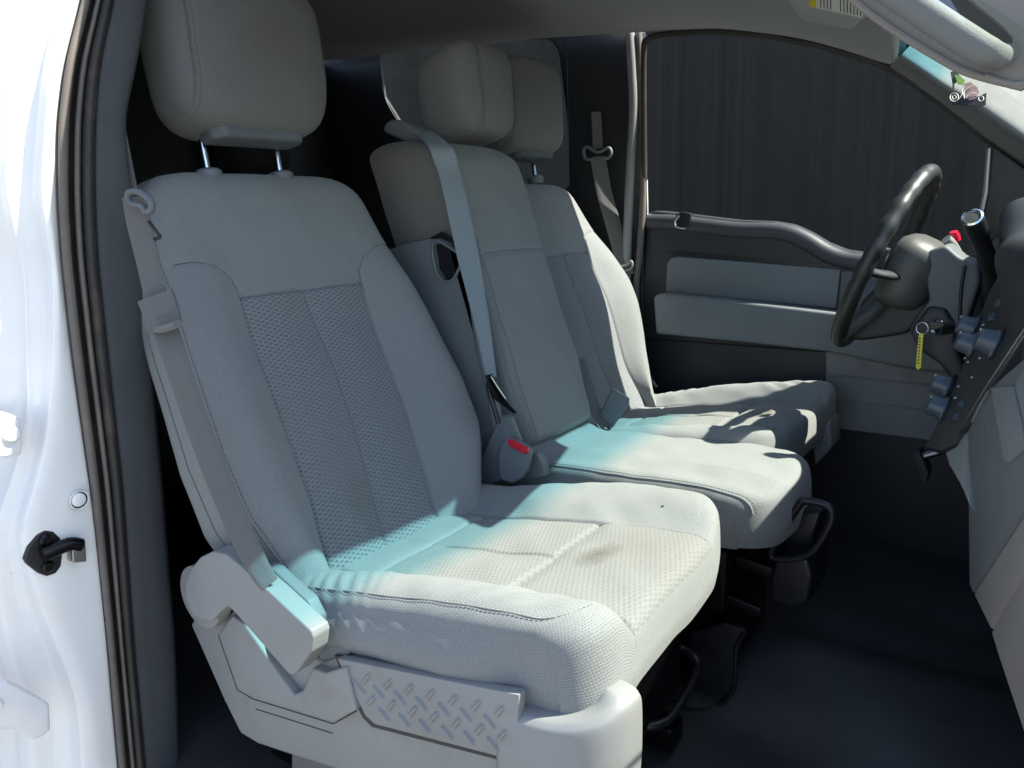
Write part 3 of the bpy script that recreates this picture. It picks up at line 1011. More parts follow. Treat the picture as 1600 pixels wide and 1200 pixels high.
# ------------------------------------------------------------------ seat side trim of the passenger seat
def seat_trim():
    Y = -.742
    nY = (0, -1, 0)
    m = [(297, 976), (303, 966), (340, 975), (372, 945), (430, 990), (504, 1036), (526, 1026), (812, 1083), (812, 1262), (640, 1240), (458, 1182), (402, 1163), (375, 1147), (350, 1096)]
    sh = slab('side_shield', hits(m, y=Y), nY, .03, 'trim_grey', SP, bevel=.007, segs=4)
    up = [(341, 992), (362, 962), (380, 975), (458, 1086), (472, 1080), (488, 1044), (508, 1052), (540, 1042), (556, 1110), (521, 1130), (395, 1091), (371, 1077)]
    slab('recliner_panel', hits(up, y=Y-.014), nY, .020, 'trim_grey', sh, bevel=.004, segs=3)
    gap = [(522, 1024), (815, 1082), (810, 1184), (801, 1193), (581, 1136), (566, 1121)]
    slab('panel_gap', hits(gap, y=Y-.0012), nY, .004, 'trim_dark', sh, bevel=0)
    for ln in ([(341, 992), (371, 1078), (395, 1092), (521, 1131), (557, 1111)], [(400, 1108), (470, 1130), (520, 1146)]):
        tube('panel_seam', hits(ln, y=Y-.0003), .0008, 'trim_dark', sh, n=6)
    tr = [(526, 1029), (811, 1086), (806, 1180), (799, 1188), (585, 1132), (570, 1118)]
    tp = slab('tread_panel', hits(tr, y=Y-.009), nY, .014, 'trim_grey', sh, bevel=.0025, segs=2)
    Z = lambda a: [(500+.35*x, 780+.35*y) for x, y in a]
    r1 = Z([(210, 800), (305, 825), (400, 848), (495, 872), (597, 895), (700, 920), (805, 945), (232, 898), (322, 920), (418, 946), (512, 972), (612, 1000), (715, 1027), (818, 1052)])
    r2 = Z([(180, 838), (265, 862), (360, 887), (455, 912), (555, 937), (655, 962), (760, 990), (290, 962), (380, 987), (470, 1012), (570, 1039), (668, 1064), (775, 1092)])
    def bar(c, d, hw):
        c = hit(*c, y=Y-.0085); e = hit(c_[0]+d[0], c_[1]+d[1], y=Y-.0085)-c
        L = np.linalg.norm(e); e /= L
        w = np.cross(e, (0, -1, 0))
        lo = [c-e*L, c-e*L*.75+w*hw, c+e*L*.75+w*hw, c+e*L, c+e*L*.75-w*hw, c-e*L*.75-w*hw]
        hi = [c+(p-c)*np.array([.78, 1, .78])*1.0+np.array([0, -.0042, 0]) for p in [c-e*L*.9, c-e*L*.7+w*hw*.4, c+e*L*.7+w*hw*.4, c+e*L*.9, c+e*L*.7-w*hw*.4, c-e*L*.7-w*hw*.4]]
        F = [(i, (i+1) % 6, 6+(i+1) % 6, 6+i) for i in range(6)]+[(6, 7, 8, 9, 10, 11)]
        mk('tread_bar', lo+hi, F, 'trim_grey', tp, sharp=25)
    for c_ in r1: bar(c_, (7, -9), .0038)
    for c_ in r2: bar(c_, (10, 13), .0028)
    lev = [(301, 964), (289, 935), (288, 915), (297, 890), (312, 871), (333, 861), (352, 866), (372, 881), (425, 929), (486, 986), (489, 996), (486, 1020), (463, 1052), (455, 1056), (449, 1052), (366, 957), (356, 948), (344, 956), (332, 971), (318, 971)]
    slab('recline_lever', hits(lev, y=-.786), nY, .030, 'trim_grey', SP, bevel=.011, segs=6)
    hub = hit(330, 925, y=-.745)
    lathe('lever_hub', [(.05, 0), (.05, .02), (.045, .022)], hub, (0, -1, 0), 'trim_grey', SP, n=40)
    cov = [(412, 884), (428, 892), (480, 940), (494, 968), (495, 990), (430, 934), (405, 905)]
    slab('belt_anchor_cover', hits(cov, y=-.752), nY, .02, 'trim_bluegrey', SP, bevel=.004)
    lnk = [(486, 985), (500, 968), (548, 1015), (545, 1024), (526, 1030), (504, 1036), (484, 1010)]
    slab('trim_link', hits(lnk, y=-.738), nY, .03, 'trim_bluegrey', SP, bevel=.005)
    # front corner of the shield, wrapping round to the front of the cushion
    path = cr([(.398, -.750), (.45, -.752), (.495, -.748), (.525, -.735), (.542, -.712), (.547, -.68)], 8)
    t = np.linspace(0, 1, len(path))
    zt = si(t, [0, .3, .6, .8, 1], [.345, .355, .372, .385, .385], .05)
    tg = np.gradient(path, axis=0); tg /= np.linalg.norm(tg, axis=1)[:, None]
    nn = np.stack([tg[:, 1], -tg[:, 0]], 1)
    P = []
    for i, p in enumerate(path):
        prof = [(-.045, zt[i]-.03), (-.04, zt[i]-.006), (-.030, zt[i]), (-.012, zt[i]-.001), (-.004, zt[i]-.006), (0, zt[i]-.016), (.001, zt[i]-.05), (0, zt[i]-.09), (-.006, zt[i]-.13), (-.03, zt[i]-.17)]
        P.append([(p[0]+nn[i, 0]*a, p[1]+nn[i, 1]*a, z) for a, z in cr(prof, 4)])
    grid('corner_cap', np.array(P), 'trim_grey', SP, flip=False, caps=True)
    # steel frame, slide rails and adjuster bar under the cushion
    fr = box('seat_frame', (.50, .44, .20), (.17, -.475, .195), 'black_steel', SP, bevel=.02)
    for y in (-.66, -.30):
        box('slide_rail', (.56, .05, .045), (.15, y, .045), 'black_steel', SP, bevel=.006)
    bar = [hit(955, 1000, z=.17), hit(1025, 1003, z=.15), hit(1062, 1012, z=.135), hit(1082, 1024, z=.13), hit(1089, 1042, z=.12), hit(1078, 1072, z=.115), hit(1052, 1115, z=.11), hit(1036, 1129, z=.11), hit(1010, 1135, z=.11), hit(960, 1130, z=.11)]
    tube('adjuster_bar', cr(bar, 8), .0075, 'black_plastic', SP, n=12)
    rr = [hit(940, 1150, y=-.60), hit(915, 1165, y=-.60)]
    # seat bracket that shows under the side shield
    slab('foot_bracket', hits([(455, 1170), (620, 1215), (620, 1330), (455, 1330)], y=-.70), nY, .02, 'trim_taupe', SP, bevel=.004)
seat_trim()
# bar of the same kind under the driver's seat, plastic foot trim of its cushion
box('seat_frame', (.46, .44, .22), (.10, .41, .19), 'black_steel', SD, bevel=.02)
slab('front_trim', hits([(1268, 690), (1296, 655), (1300, 700), (1272, 730)], y=.55), (0, -1, 0), .10, 'trim_kick', SD, bevel=.01)
fb = box('seat_frame', (.44, .24, .24), (.22, .02, .18), 'black_steel', SC, bevel=.02)
for (a, b, yy) in (((1128, 862), (1190, 885), -.05), ((1100, 925), (1185, 945), -.08)):
    p, q = hit(*a, y=yy), hit(*b, y=yy)
    box('support_bar', (.12, .03, .022), (p+q)/2, 'black_steel', SC, rot=(0, math.radians(8), 0), bevel=.003)

# ------------------------------------------------------------------ storage bin under the centre seat
BIN = empty('storage_bin', hit(1240, 960, y=-.02), 'black plastic bin with raised rim loop under the front of the middle seat', 'bin')
loop = hits([(1205, 862), (1248, 790), (1262, 783), (1290, 789), (1300, 800), (1296, 822), (1275, 856), (1255, 870), (1222, 874)], y=-.03)
tube('rim_loop', cr(loop, 6, True), .007, 'black_plastic', BIN, n=10, closed=True)
slab('bin_body', hits([(1205, 876), (1262, 872), (1270, 900), (1262, 945), (1240, 953), (1212, 948), (1200, 935)], y=-.035), (0, -1, 0), .14, 'black_plastic', BIN, bevel=.02, segs=5)
slab('bin_wall', hits([(1215, 865), (1250, 800), (1285, 798), (1268, 856), (1250, 868)], y=.02), (0, -1, 0), .06, 'black_plastic', BIN, bevel=.01)
TRAY = empty('floor_tray', hit(1120, 1105, z=.0), 'black moulded tray with curved side standing behind the adjuster bar', 'tray')
pts = hits([(1165, 985), (1152, 1010), (1150, 1060), (1142, 1085), (1112, 1108), (1080, 1105), (1080, 990), (1130, 975)], y=-.14)
slab('tray_wall', pts, (0, -1, 0), .012, 'black_plastic', TRAY, bevel=.003)
tube('tray_lip', cr(pts[:5], 6)+(0, -.004, 0), .004, 'black_plastic', TRAY, n=8)
lathe('round_foot', [(.0, .0), (.045, 0), (.048, .006), (.03, .012), (.0, .014)], hit(1085, 1085, z=.012), (0, 0, 1), 'rubber', TRAY, n=28)

# ------------------------------------------------------------------ setting
def struct(o):
    o['kind'] = 'structure'
    return o
def plane_grid(name, xs, ys, zf, mat, flip=False, bow=0):
    X, Y_ = np.meshgrid(xs, ys, indexing='ij')
    Z = zf(X, Y_)
    P = np.stack([X, Y_, Z], 2)
    if bow: P[..., 0] += bow*(1-np.clip(abs(Y_)/.7, 0, 1)**2)*sst(X, .2, HX)
    return grid(name, P, mat, None, uv=np.stack([X, Y_], 2), flip=flip, base=(0, 0, 0))
struct(plane_grid('ground', np.linspace(-60, 60, 7), np.linspace(-60, 60, 7), lambda x, y: x*0-.82, 'concrete'))
def floorz(x, y):
    z = .05*np.exp(-((y-.02)/.16)**4)*sst(x, .30, .45)+.004*lump(np.stack([x, y, x*0], -1), .35, 2)
    return z+.35*sst(x, .98, 1.3)-.012*np.exp(-((abs(y)-.55)/.16)**4)*sst(x, .42, .5)
struct(plane_grid('cab_floor', np.linspace(-1.5, 1.3, 120), np.linspace(-.84, .84, 90), floorz, 'floor_vinyl'))
ZR = lambda x: si(x, [-1.6, -.46, -.126, .09, .288, .41, .52], [1.475, 1.405, 1.374, 1.350, 1.300, 1.252, 1.20], .05)
HX = .50
def headz(x, y): return ZR(x)+.058*(1-np.clip(abs(y)/.71, 0, 1)**2.6)
hx = np.linspace(-1.52, HX, 90)
struct(plane_grid('headliner', hx, np.linspace(-.71, .71, 70), headz, 'headliner_cloth', flip=True, bow=.07))
o = struct(plane_grid('roof_panel', np.linspace(-1.56, HX+.03, 60), np.linspace(-.725, .725, 50), lambda x, y: headz(x, np.clip(y, -.71, .71))+.035-.03*sst(abs(y), .66, .725), 'white_paint', bow=.07))
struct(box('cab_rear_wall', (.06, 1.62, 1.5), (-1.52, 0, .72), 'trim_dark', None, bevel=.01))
struct(box('cab_side_light_block', (1.2, .06, 1.44), (-.90, -.80, .70), 'trim_dark', None, bevel=.01))  # unseen, added without a window to block light from the rear
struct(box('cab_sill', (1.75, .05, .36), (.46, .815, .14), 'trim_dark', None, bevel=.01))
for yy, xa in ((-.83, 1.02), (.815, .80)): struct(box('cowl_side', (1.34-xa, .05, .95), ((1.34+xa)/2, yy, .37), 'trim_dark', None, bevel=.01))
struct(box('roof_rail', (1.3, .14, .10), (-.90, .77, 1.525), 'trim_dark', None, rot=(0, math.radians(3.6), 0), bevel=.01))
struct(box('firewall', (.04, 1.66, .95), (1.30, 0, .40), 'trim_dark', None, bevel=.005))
bw = struct(plane_grid('backdrop', np.linspace(-7, 4, 12), np.linspace(0, 1, 2), lambda x, y: y*3.1-.82, 'dark_streaks'))
for v in bw.data.vertices: v.co.y = 2.6

# windshield: clear laminated glass with a blue-green shade band along the top
def windshield():
    ys = np.linspace(-.70, .70, 40)
    ts = np.linspace(0, 1, 30)
    P = []
    for t in ts:
        row = []
        for y in ys:
            k = (y/.70)**2
            a = np.array([HX+.015+.07*(1-k), y, float(headz(HX, y))+.012])
            b = np.array([1.16-.19*k, y*1.10, .865])
            p = b+(a-b)*t
            p[2] += .02*math.sin(math.pi*t)
            row.append(p)
        P.append(row)
    uv = np.array([[(y, t) for y in ys] for t in ts])
    o = grid('windshield', np.array(P), 'windshield_glass', None, uv=uv)
    tag(o, 'clear windshield glass with a blue-green shade band along its top edge', 'windshield')
windshield()

# ------------------------------------------------------------------ driver door
DOOR = empty('car_door', (.2, .80, .25), 'closed driver door with dark upper panel, grey armrest and dipped window sill', 'car door')
nD = (0, -1, 0)
sill = [(1009, 345), (1013, 334), (1022, 329), (1060, 333), (1150, 344), (1205, 346), (1235, 351), (1262, 363), (1290, 380), (1318, 391), (1360, 397), (1480, 410), (1600, 425)]
rest = [(1600, 600), (1500, 590), (1300, 552), (1004, 530), (1004, 430)]
slab('upper_panel', hits(sill+rest, y=.768), nD, .06, 'trim_dark', DOOR, bevel=.017, segs=5)
tube('sill_roll', cr(hits([(1014, 346)]+[(a, b+15) for a, b in sill[3:]], y=.778), 4), .024, 'sill_dark', DOOR, n=20, up=(0, 1, 0))
grv = [(1040, 396), (1050, 391), (1180, 402), (1320, 415), (1420, 424), (1420, 432), (1320, 422), (1180, 409), (1052, 398)]
slab('trim_groove', hits(grv, y=.7665), nD, .004, 'black_plastic', DOOR, bevel=0)
slab('insert_panel', hits([(1042, 412), (1047, 404), (1058, 401), (1313, 421), (1306, 482), (1040, 455)], y=.760), nD, .012, 'trim_bluegrey', DOOR, bevel=.003)
sw = slab('switch_plate', hits([(1315, 423), (1420, 432), (1420, 500), (1309, 484)], y=.762), nD, .012, 'pillar_grey', DOOR, bevel=.003)
slab('door_handle', hits([(1326, 437), (1340, 438), (1338, 468), (1322, 462)], y=.748), nD, .012, 'chrome', DOOR, bevel=.003)
slab('armrest', hits([(1020, 464), (1030, 458), (1180, 474), (1320, 491), (1500, 512), (1500, 588), (1400, 574), (1300, 551), (1160, 535), (1024, 522)], y=.700), nD, .075, 'trim_bluegrey', DOOR, bevel=.016, segs=5)
slab('lower_panel', hits([(1000, 526), (1300, 546), (1300, 700), (1000, 680)], y=.776), nD, .03, 'trim_dark', DOOR, bevel=.01)
kp = slab('kick_panel', hits([(1290, 548), (1500, 580), (1500, 695), (1290, 668)], y=.752), nD, .04, 'trim_kick', DOOR, bevel=.006)
for a, b in (((1292, 585), (1490, 606)), ((1292, 622), (1490, 646))):
    tube('ridge', [hit(*a, y=.751), hit(*b, y=.751)], .003, 'trim_kick', kp, n=8)
slab('lock_recess', hits([(1056, 334), (1066, 331), (1080, 334), (1078, 352), (1068, 357), (1054, 354)], y=.752), nD, .02, 'black_plastic', DOOR, bevel=.003)
tube('lock_knob', cr(hits([(1062, 337), (1056, 344), (1056, 353), (1064, 356), (1072, 357)], y=.749), 5), .0035, 'chrome', DOOR, n=8)
gl_o = [(1008, 345), (1008, 62), (1040, 52), (1130, 49), (1250, 64), (1330, 84), (1400, 111), (1470, 160), (1540, 215), (1600, 255), (1640, 290), (1640, 440), (1480, 418), (1290, 390), (1200, 356)]
gp = []
for a, b in gl_o:
    z = hit(a, b, y=.77)[2]
    gp.append(hit(a, b, y=.785-.06*float(sst(z, .75, 1.40))))
mk('window_pane', gp, [list(range(len(gp)))], 'window_glass', DOOR, smooth=False)
fr_ = [(1007, 340), (1006, 200), (1006, 80), (1012, 62), (1030, 55), (1070, 51), (1130, 50), (1200, 56), (1250, 65), (1290, 73), (1330, 85), (1365, 96), (1400, 112), (1470, 160), (1540, 215), (1600, 256), (1660, 305)]
fp = []
for a, b in fr_:
    z = hit(a, b, y=.77)[2]
    fp.append(hit(a, b, y=.772-.06*float(sst(z, .75, 1.40))))
tube('window_seal', cr(fp, 4), .0085, 'rubber', DOOR, n=10)
slab('sail_panel', hits([(1545, 222), (1700, 330), (1700, 460), (1531, 405), (1533, 330)], y=.745), nD, .03, 'black_plastic', DOOR, bevel=.006)
tube('quarter_post', hits([(1546, 232), (1540, 300), (1530, 345), (1526, 400)], y=.738), .006, 'steel', DOOR, n=8)

# ------------------------------------------------------------------ rear of the cab on the driver's side
RD = empty('car_door', (-.95, .80, .1), 'dark closed rear side door with a rounded window behind the driver seat', 'car door')
ho = hits([(592, 84), (596, 74), (608, 67), (720, 62), (845, 60), (862, 64), (872, 78), (878, 110), (893, 235), (894, 285), (880, 300), (720, 310), (640, 215), (600, 150)], y=.79)
ou = np.array([(-1.5, .79, 1.52), (-1.5, .79, .02), (-.40, .79, .02), (-.36, .79, 1.40), (-.45, .79, 1.44)])
frame_slab('door_shell', ou, ho, (0, -1, 0), .012, 'trim_dark', RD)
mk('window_pane', ho+(0, .006, 0), [list(range(len(ho)))], 'window_glass', RD, smooth=False)
tube('window_seal', cr(ho, 4, True), .004, 'trim_dark', RD, n=8, closed=True)
# B pillar between the doors
BP = empty('pillar', (-.27, .78, .1), 'dark pillar with pale sunlit trim edge between driver door and rear door', 'pillar')
slab('pillar_panel', hits([(884, 40), (1003, 48), (1006, 330), (1004, 660), (895, 660)], y=.772), nD, .03, 'trim_dark', BP, bevel=.006)
tube('trim_edge', cr(hits([(984, 48), (988, 110), (990, 170), (986, 250), (982, 330), (979, 440), (985, 560)], y=.742), 5), [.0135]*31, 'trim_grey', BP, n=16, ratio=1.0)
tube('door_seal', cr(hits([(998, 52), (1001, 130), (1005, 220), (1005, 300), (1000, 390), (994, 450), (996, 560)], y=.752), 5), .010, 'rubber_dusty', BP, n=12)
slab('painted_edge', hits([(1007, 275), (1011, 282), (1012, 332), (1006, 356)], y=.765), nD, .004, 'white_paint', BP, bevel=0)
# rear bench, in the dark behind the front seats
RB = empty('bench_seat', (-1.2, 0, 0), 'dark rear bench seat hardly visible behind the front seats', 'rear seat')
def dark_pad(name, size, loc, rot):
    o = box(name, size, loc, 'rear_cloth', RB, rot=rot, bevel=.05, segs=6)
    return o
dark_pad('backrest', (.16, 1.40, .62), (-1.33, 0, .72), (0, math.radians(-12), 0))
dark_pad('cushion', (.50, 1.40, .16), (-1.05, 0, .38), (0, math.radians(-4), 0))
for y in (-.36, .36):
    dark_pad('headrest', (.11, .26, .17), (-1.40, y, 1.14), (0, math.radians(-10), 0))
    for k in (-.05, .05): tube('post', [(-1.385, y+k, .98), (-1.395, y+k, 1.08)], .005, 'chrome', RB, n=8)

# ------------------------------------------------------------------ pillars with trim by the windshield
def pillar_loft(name, low, up, ys, bulge, mat, parent, flip):
    n = len(low)
    P = []
    for (a, b) in zip(low, up):
        p0, p2 = hit(*a, y=ys[0]), hit(*b, y=ys[2])
        pm = hit((a[0]*.55+b[0]*.45), (a[1]*.55+b[1]*.45), y=ys[1])
        bk = np.array([p2[0]+.02, ys[0]+(.06 if ys[0] > 0 else -.06), p2[2]+.03])
        b2 = np.array([p0[0]+.01, ys[0]+(.05 if ys[0] > 0 else -.05), p0[2]-.005])
        sec = cr([p0, p0*.45+pm*.55+(0, -bulge*.6, 0), pm+(0, -bulge, 0), pm*.5+p2*.5+(0, -bulge*.6, .004), p2], 5)
        P.append(np.concatenate([sec, [bk, b2]]))
    return grid(name, np.array(P), mat, parent, wrap=True, flip=flip, caps=True, sharp=50)
AP = empty('pillar', (.62, .72, 1.0), 'slanting grey trim pillar beside the windshield on the driver side, half in sun', 'pillar')
lo_ = [(1388, 106), (1425, 128), (1470, 160), (1505, 187), (1540, 215), (1570, 236), (1600, 256), (1660, 300)]
up_ = [(1432, 66), (1455, 84), (1480, 100), (1510, 112), (1545, 124), (1572, 142), (1602, 164), (1660, 205)]
pillar_loft('pillar_trim', lo_, up_, (.722, .672, .712), .006, 'pillar_light', AP, True)
# roof rail trim over the driver window, between headliner and pillar
# decal stuck to that pillar
ST = empty('pillar_decal', hit(1515, 160, y=.67), 'small dark decal with green leaf and pale scrolls stuck on the slanting pillar', 'decal')
so_ = hit(1515, 135, y=.672)
sn = np.array([-.25, -.80, .55]); sn /= np.linalg.norm(sn)
spl = (so_+sn*.012, sn)
slab('decal_card', hits([(1487, 163), (1492, 156), (1512, 150), (1530, 150), (1541, 145), (1540, 163), (1534, 166)], pl=spl), sn, .0015, 'sticker_dark', ST, bevel=0)
slab('leaf', hits([(1478, 118), (1484, 113), (1492, 110), (1500, 118), (1497, 127), (1491, 130), (1484, 125)], pl=(so_+sn*.013, sn)), sn, .0015, 'sticker_dark', ST, bevel=0)
slab('leaf', hits([(1492, 117), (1500, 118), (1508, 126), (1504, 132), (1496, 131)], pl=(so_+sn*.014, sn)), sn, .0015, 'sticker_green', ST, bevel=0)
slab('blossom', hits([(1505, 131), (1516, 128), (1527, 136), (1530, 145), (1520, 153), (1510, 154), (1505, 145)], pl=(so_+sn*.0145, sn)), sn, .0015, 'sticker_rose', ST, bevel=0)
def ring(cx, cy, r, w, d=.0155):
    tube('scroll', cr(hits([(cx+r*math.cos(t), cy+r*math.sin(t)) for t in np.linspace(0, 6.28, 11)[:-1]], pl=(so_+sn*d, sn)), 3, True), w, 'sticker_pale', ST, n=6, closed=True)
ring(1491, 152, 6.5, .0010); ring(1491, 152, 3, .0009); ring(1533, 154, 4, .0008)
for p in ([(1497, 156), (1503, 148), (1504, 140), (1508, 134)], [(1507, 154), (1506, 145), (1511, 138), (1520, 134)], [(1510, 152), (1516, 146), (1526, 146)], [(1514, 156), (1524, 153), (1529, 147)]):
    tube('scroll', cr(hits(p, pl=(so_+sn*.0162, sn)), 5), .0009, 'sticker_pale', ST, n=6)

# passenger-side pillar trim with its moulded grab handle
GP = empty('pillar', (.80, -.68, .97), 'taupe windshield pillar trim carrying the grab handle of the open door side', 'pillar')
Yg = -.660
slot = hits([(1502, -12), (1545, 22), (1566, 40), (1582, 58), (1582, 68), (1566, 76), (1535, 66), (1500, 44), (1455, 14), (1420, -12), (1400, -40), (1430, -40)], y=Yg)
gout = hits([(1290, -44), (1338, 4), (1380, 36), (1420, 62), (1470, 92), (1500, 108), (1535, 120), (1565, 130), (1610, 138), (1720, 150), (1720, -44)], y=Yg)
frame_slab('pillar_trim', gout, slot, (0, -1, 0), .022, 'trim_taupe', GP)
slab('slot_back', slot+(slot-slot.mean(0))*.25+(0, .04, 0), (0, -1, 0), .005, 'black_plastic', GP, bevel=0)
tube('trim_fold', cr(hits([(1700, 120), (1620, 128), (1590, 131), (1572, 130), (1540, 118)], y=Yg-.003), 5), .002, 'trim_taupe', GP, n=8)
tube('trim_lip', cr(hits([(1300, -30), (1342, 8), (1382, 38), (1422, 64), (1470, 93), (1500, 109), (1535, 121), (1600, 137)], y=Yg-.002), 5), .0028, 'trim_taupe', GP, n=8)
GH = cr(hits([(1290, -95), (1335, -58), (1385, -20), (1430, 10), (1475, 40), (1515, 66), (1540, 80), (1557, 84), (1570, 74)], y=-.690), 8)
GH[-17:, 1] += np.linspace(0, .03, 17)
gr_ = np.interp(np.linspace(0, 1, len(GH)), [0, .62, .85, 1], [.0112, .0108, .0098, .007])
tube('grab_handle', GH, gr_, 'pillar_light', GP, n=24)
# sun visor folded up above the driver window, with its warning label
VS = empty('sun_visor', (.42, .55, 1.25), 'folded grey sun visor carrying a white and yellow warning label under the roof', 'sun visor')
vn = np.array([-.42, -.10, -1.]); vn /= np.linalg.norm(vn)
vo = np.array([.40, .52, 1.252])
slab('visor_board', hits([(1200, -60), (1243, 22), (1250, 30), (1264, 36), (1322, 46), (1332, 45), (1346, 31), (1356, 28), (1385, 34), (1420, -10), (1420, -60)], pl=(vo, vn)), vn, .02, 'headliner_cloth', VS, bevel=.005)
lb = slab('warning_label', hits([(1264, -20), (1264, 10), (1346, 28), (1352, 19), (1318, -20)], pl=(vo+vn*.001, vn)), vn, .001, 'paper', VS, bevel=0)
slab('yellow_strip', hits([(1264, -19), (1264, 9.6), (1275, 12), (1276, -19)], pl=(vo+vn*.0016, vn)), vn, .001, 'print_yellow', lb, bevel=0)
for k in range(13):
    x0 = 1281+k*5.2
    yt = 13.2+(x0-1281)*.215
    if 4 <= k <= 5: continue
    top = max(-18, (x0-1330)*1.1-8)
    slab('text_line', hits([(x0, top), (x0+1.3, top), (x0+2.0, yt-1.5), (x0+.7, yt-1.5)], pl=(vo+vn*.0016, vn)), vn, .0008, 'print_black', lb, bevel=0)

# ------------------------------------------------------------------ dashboard
DASH = empty('dashboard', (.95, 0, .4), 'grey truck dashboard with dark climate knobs and glovebox panels', 'dashboard')
def dash_body():
    ys = np.concatenate([np.linspace(-.80, .80, 81)])
    P = []
    for y in ys:
        xr = float(si(y, [-.8, -.6, -.35, -.17, 0, .18, .24, .62, .68, .8], [.95, .935, .90, .83, .79, .785, .775, .775, .82, .85], .04))
        zt = float(si(y, [-.8, .16, .24, .6, .68, .8], [.845, .845, .90, .90, .85, .84], .03))
        xb = xr+float(si(y, [-.8, .1, .25, .8], [.035, .03, .10, .10], .03))
        zb = float(si(y, [-.8, -.2, .1, .3, .8], [.40, .44, .44, .56, .56], .05))
        s = [(1.20, .86), (1.05, zt-.004), (xr+.10, zt+.006), (xr+.03, zt), (xr+.006, zt-.016), (xr, zt-.04), (xr+.012, zt-.09), (xr+.02, (zt+zb)/2), (xb, zb+.03), (xb+.02, zb), (xb+.08, zb-.012), (1.20, zb)]
        P.append([(a, y, z) for a, z in cr(s, 4)])
    grid('dash_body', np.array(P), 'trim_dark', DASH, flip=True, caps=True)
dash_body()
gn = np.array([-1, -.173, 0.]); gn /= np.linalg.norm(gn)
go = np.array([.80, -.2, 0])
gpl = lambda d=0: (go+gn*d, gn)
slab('glovebox_lid', hits([(1512, 672), (1546, 604), (1600, 556), (1660, 500), (1660, 700), (1600, 797), (1518, 926), (1514, 915)], pl=gpl(0)), gn, .04, 'pillar_grey', DASH, bevel=.006)
slab('glovebox_strip', hits([(1547, 605), (1582, 602), (1596, 660), (1601, 700), (1576, 723), (1568, 720)], pl=gpl(.003)), gn, .008, 'trim_bluegrey', DASH, bevel=.002)
slab('glovebox_upper', hits([(1584, 600), (1602, 566), (1660, 510), (1660, 690), (1604, 690), (1598, 660)], pl=gpl(.004)), gn, .01, 'trim_bluegrey', DASH, bevel=.004)
slab('lower_band', hits([(1519, 928), (1546, 984), (1602, 890), (1660, 790), (1660, 704), (1601, 799)], pl=gpl(-.002)), gn, .04, 'trim_taupe', DASH, bevel=.007)
slab('knee_panel', hits([(1547, 987), (1560, 1030), (1602, 1158), (1720, 1158), (1720, 720), (1603, 893)], pl=gpl(-.005)), gn, .04, 'trim_taupe', DASH, bevel=.006)
tube('bright_edge', hits([(1488, 694), (1546, 600), (1602, 516), (1660, 430)], pl=gpl(.006)), .0022, 'steel', DASH, n=8)
p0, p1 = np.array([.81, -.17, .62]), np.array([.74, .18, .62])
kn = np.cross(p1-p0, np.array([.33, 0, 1.])); kn /= np.linalg.norm(kn)
if kn[0] > 0: kn = -kn
kpl = lambda d=0: (p0+kn*d, kn)
cs_ = slab('control_stack', hits([(1444, 700), (1470, 650), (1499, 585), (1520, 520), (1545, 455), (1566, 420), (1600, 380), (1660, 320), (1660, 440), (1600, 520), (1546, 602), (1489, 695), (1470, 706)], pl=kpl()), kn, .10, 'trim_dark', DASH, bevel=.006)
slab('stack_foot', hits([(1470, 696), (1488, 692), (1513, 668), (1514, 800), (1498, 760), (1480, 728)], pl=kpl(-.006)), kn, .08, 'trim_kick', DASH, bevel=.012, segs=4)
for c in [(1524, 514), (1523, 540), (1558, 538), (1483, 606), (1477, 640)]:
    k = lathe('climate_knob', [(.021, -.002), (.0215, .004), (.018, .008), (.0165, .024), (.0145, .028), (.0, .029)], hit(*c, pl=kpl()), kn, 'knob_reflection_tint', cs_, n=22)
    tube('pointer', [hit(*c, pl=kpl())+kn*.0285+np.array([.004, 0, .006]), hit(*c, pl=kpl())+kn*.0295+np.array([.006, 0, .014])], .0012, 'white_plastic', k, n=6)
    lathe('knob_skirt', [(.025, -.004), (.025, .002), (.02, .004)], hit(*c, pl=kpl()), kn, 'black_plastic', k, n=22)
for c, w in [((1588, 432), 11), ((1572, 452), 8), ((1560, 474), 7), ((1598, 418), 10), ((1584, 470), 9), ((1548, 496), 6), ((1500, 632), 5), ((1492, 652), 5)]:
    a, b = c
    slab('push_button', hits([(a-w, b+w*.9), (a-w*.4, b-w*.9), (a+w*.8, b-w*1.3), (a+w*.3, b+w*.6)], pl=kpl(.004)), kn, .008, 'knob_reflection_tint', cs_, bevel=.0015)
for c in [(1536, 508), (1540, 528), (1507, 560), (1512, 566), (1497, 604), (1492, 622), (1570, 500), (1577, 488), (1530, 560), (1518, 590)]:
    a, b = c
    slab('icon', hits([(a-1.6, b+1), (a-.6, b-1.6), (a+1.8, b-2), (a+.8, b+.8)], pl=kpl(.0006)), kn, .0005, 'white_plastic', cs_, bevel=0)
slab('switch_panel', hits([(1516, 660), (1522, 662), (1545, 612), (1540, 608)], pl=kpl(.004)), kn, .006, 'trim_kick', cs_, bevel=.001)

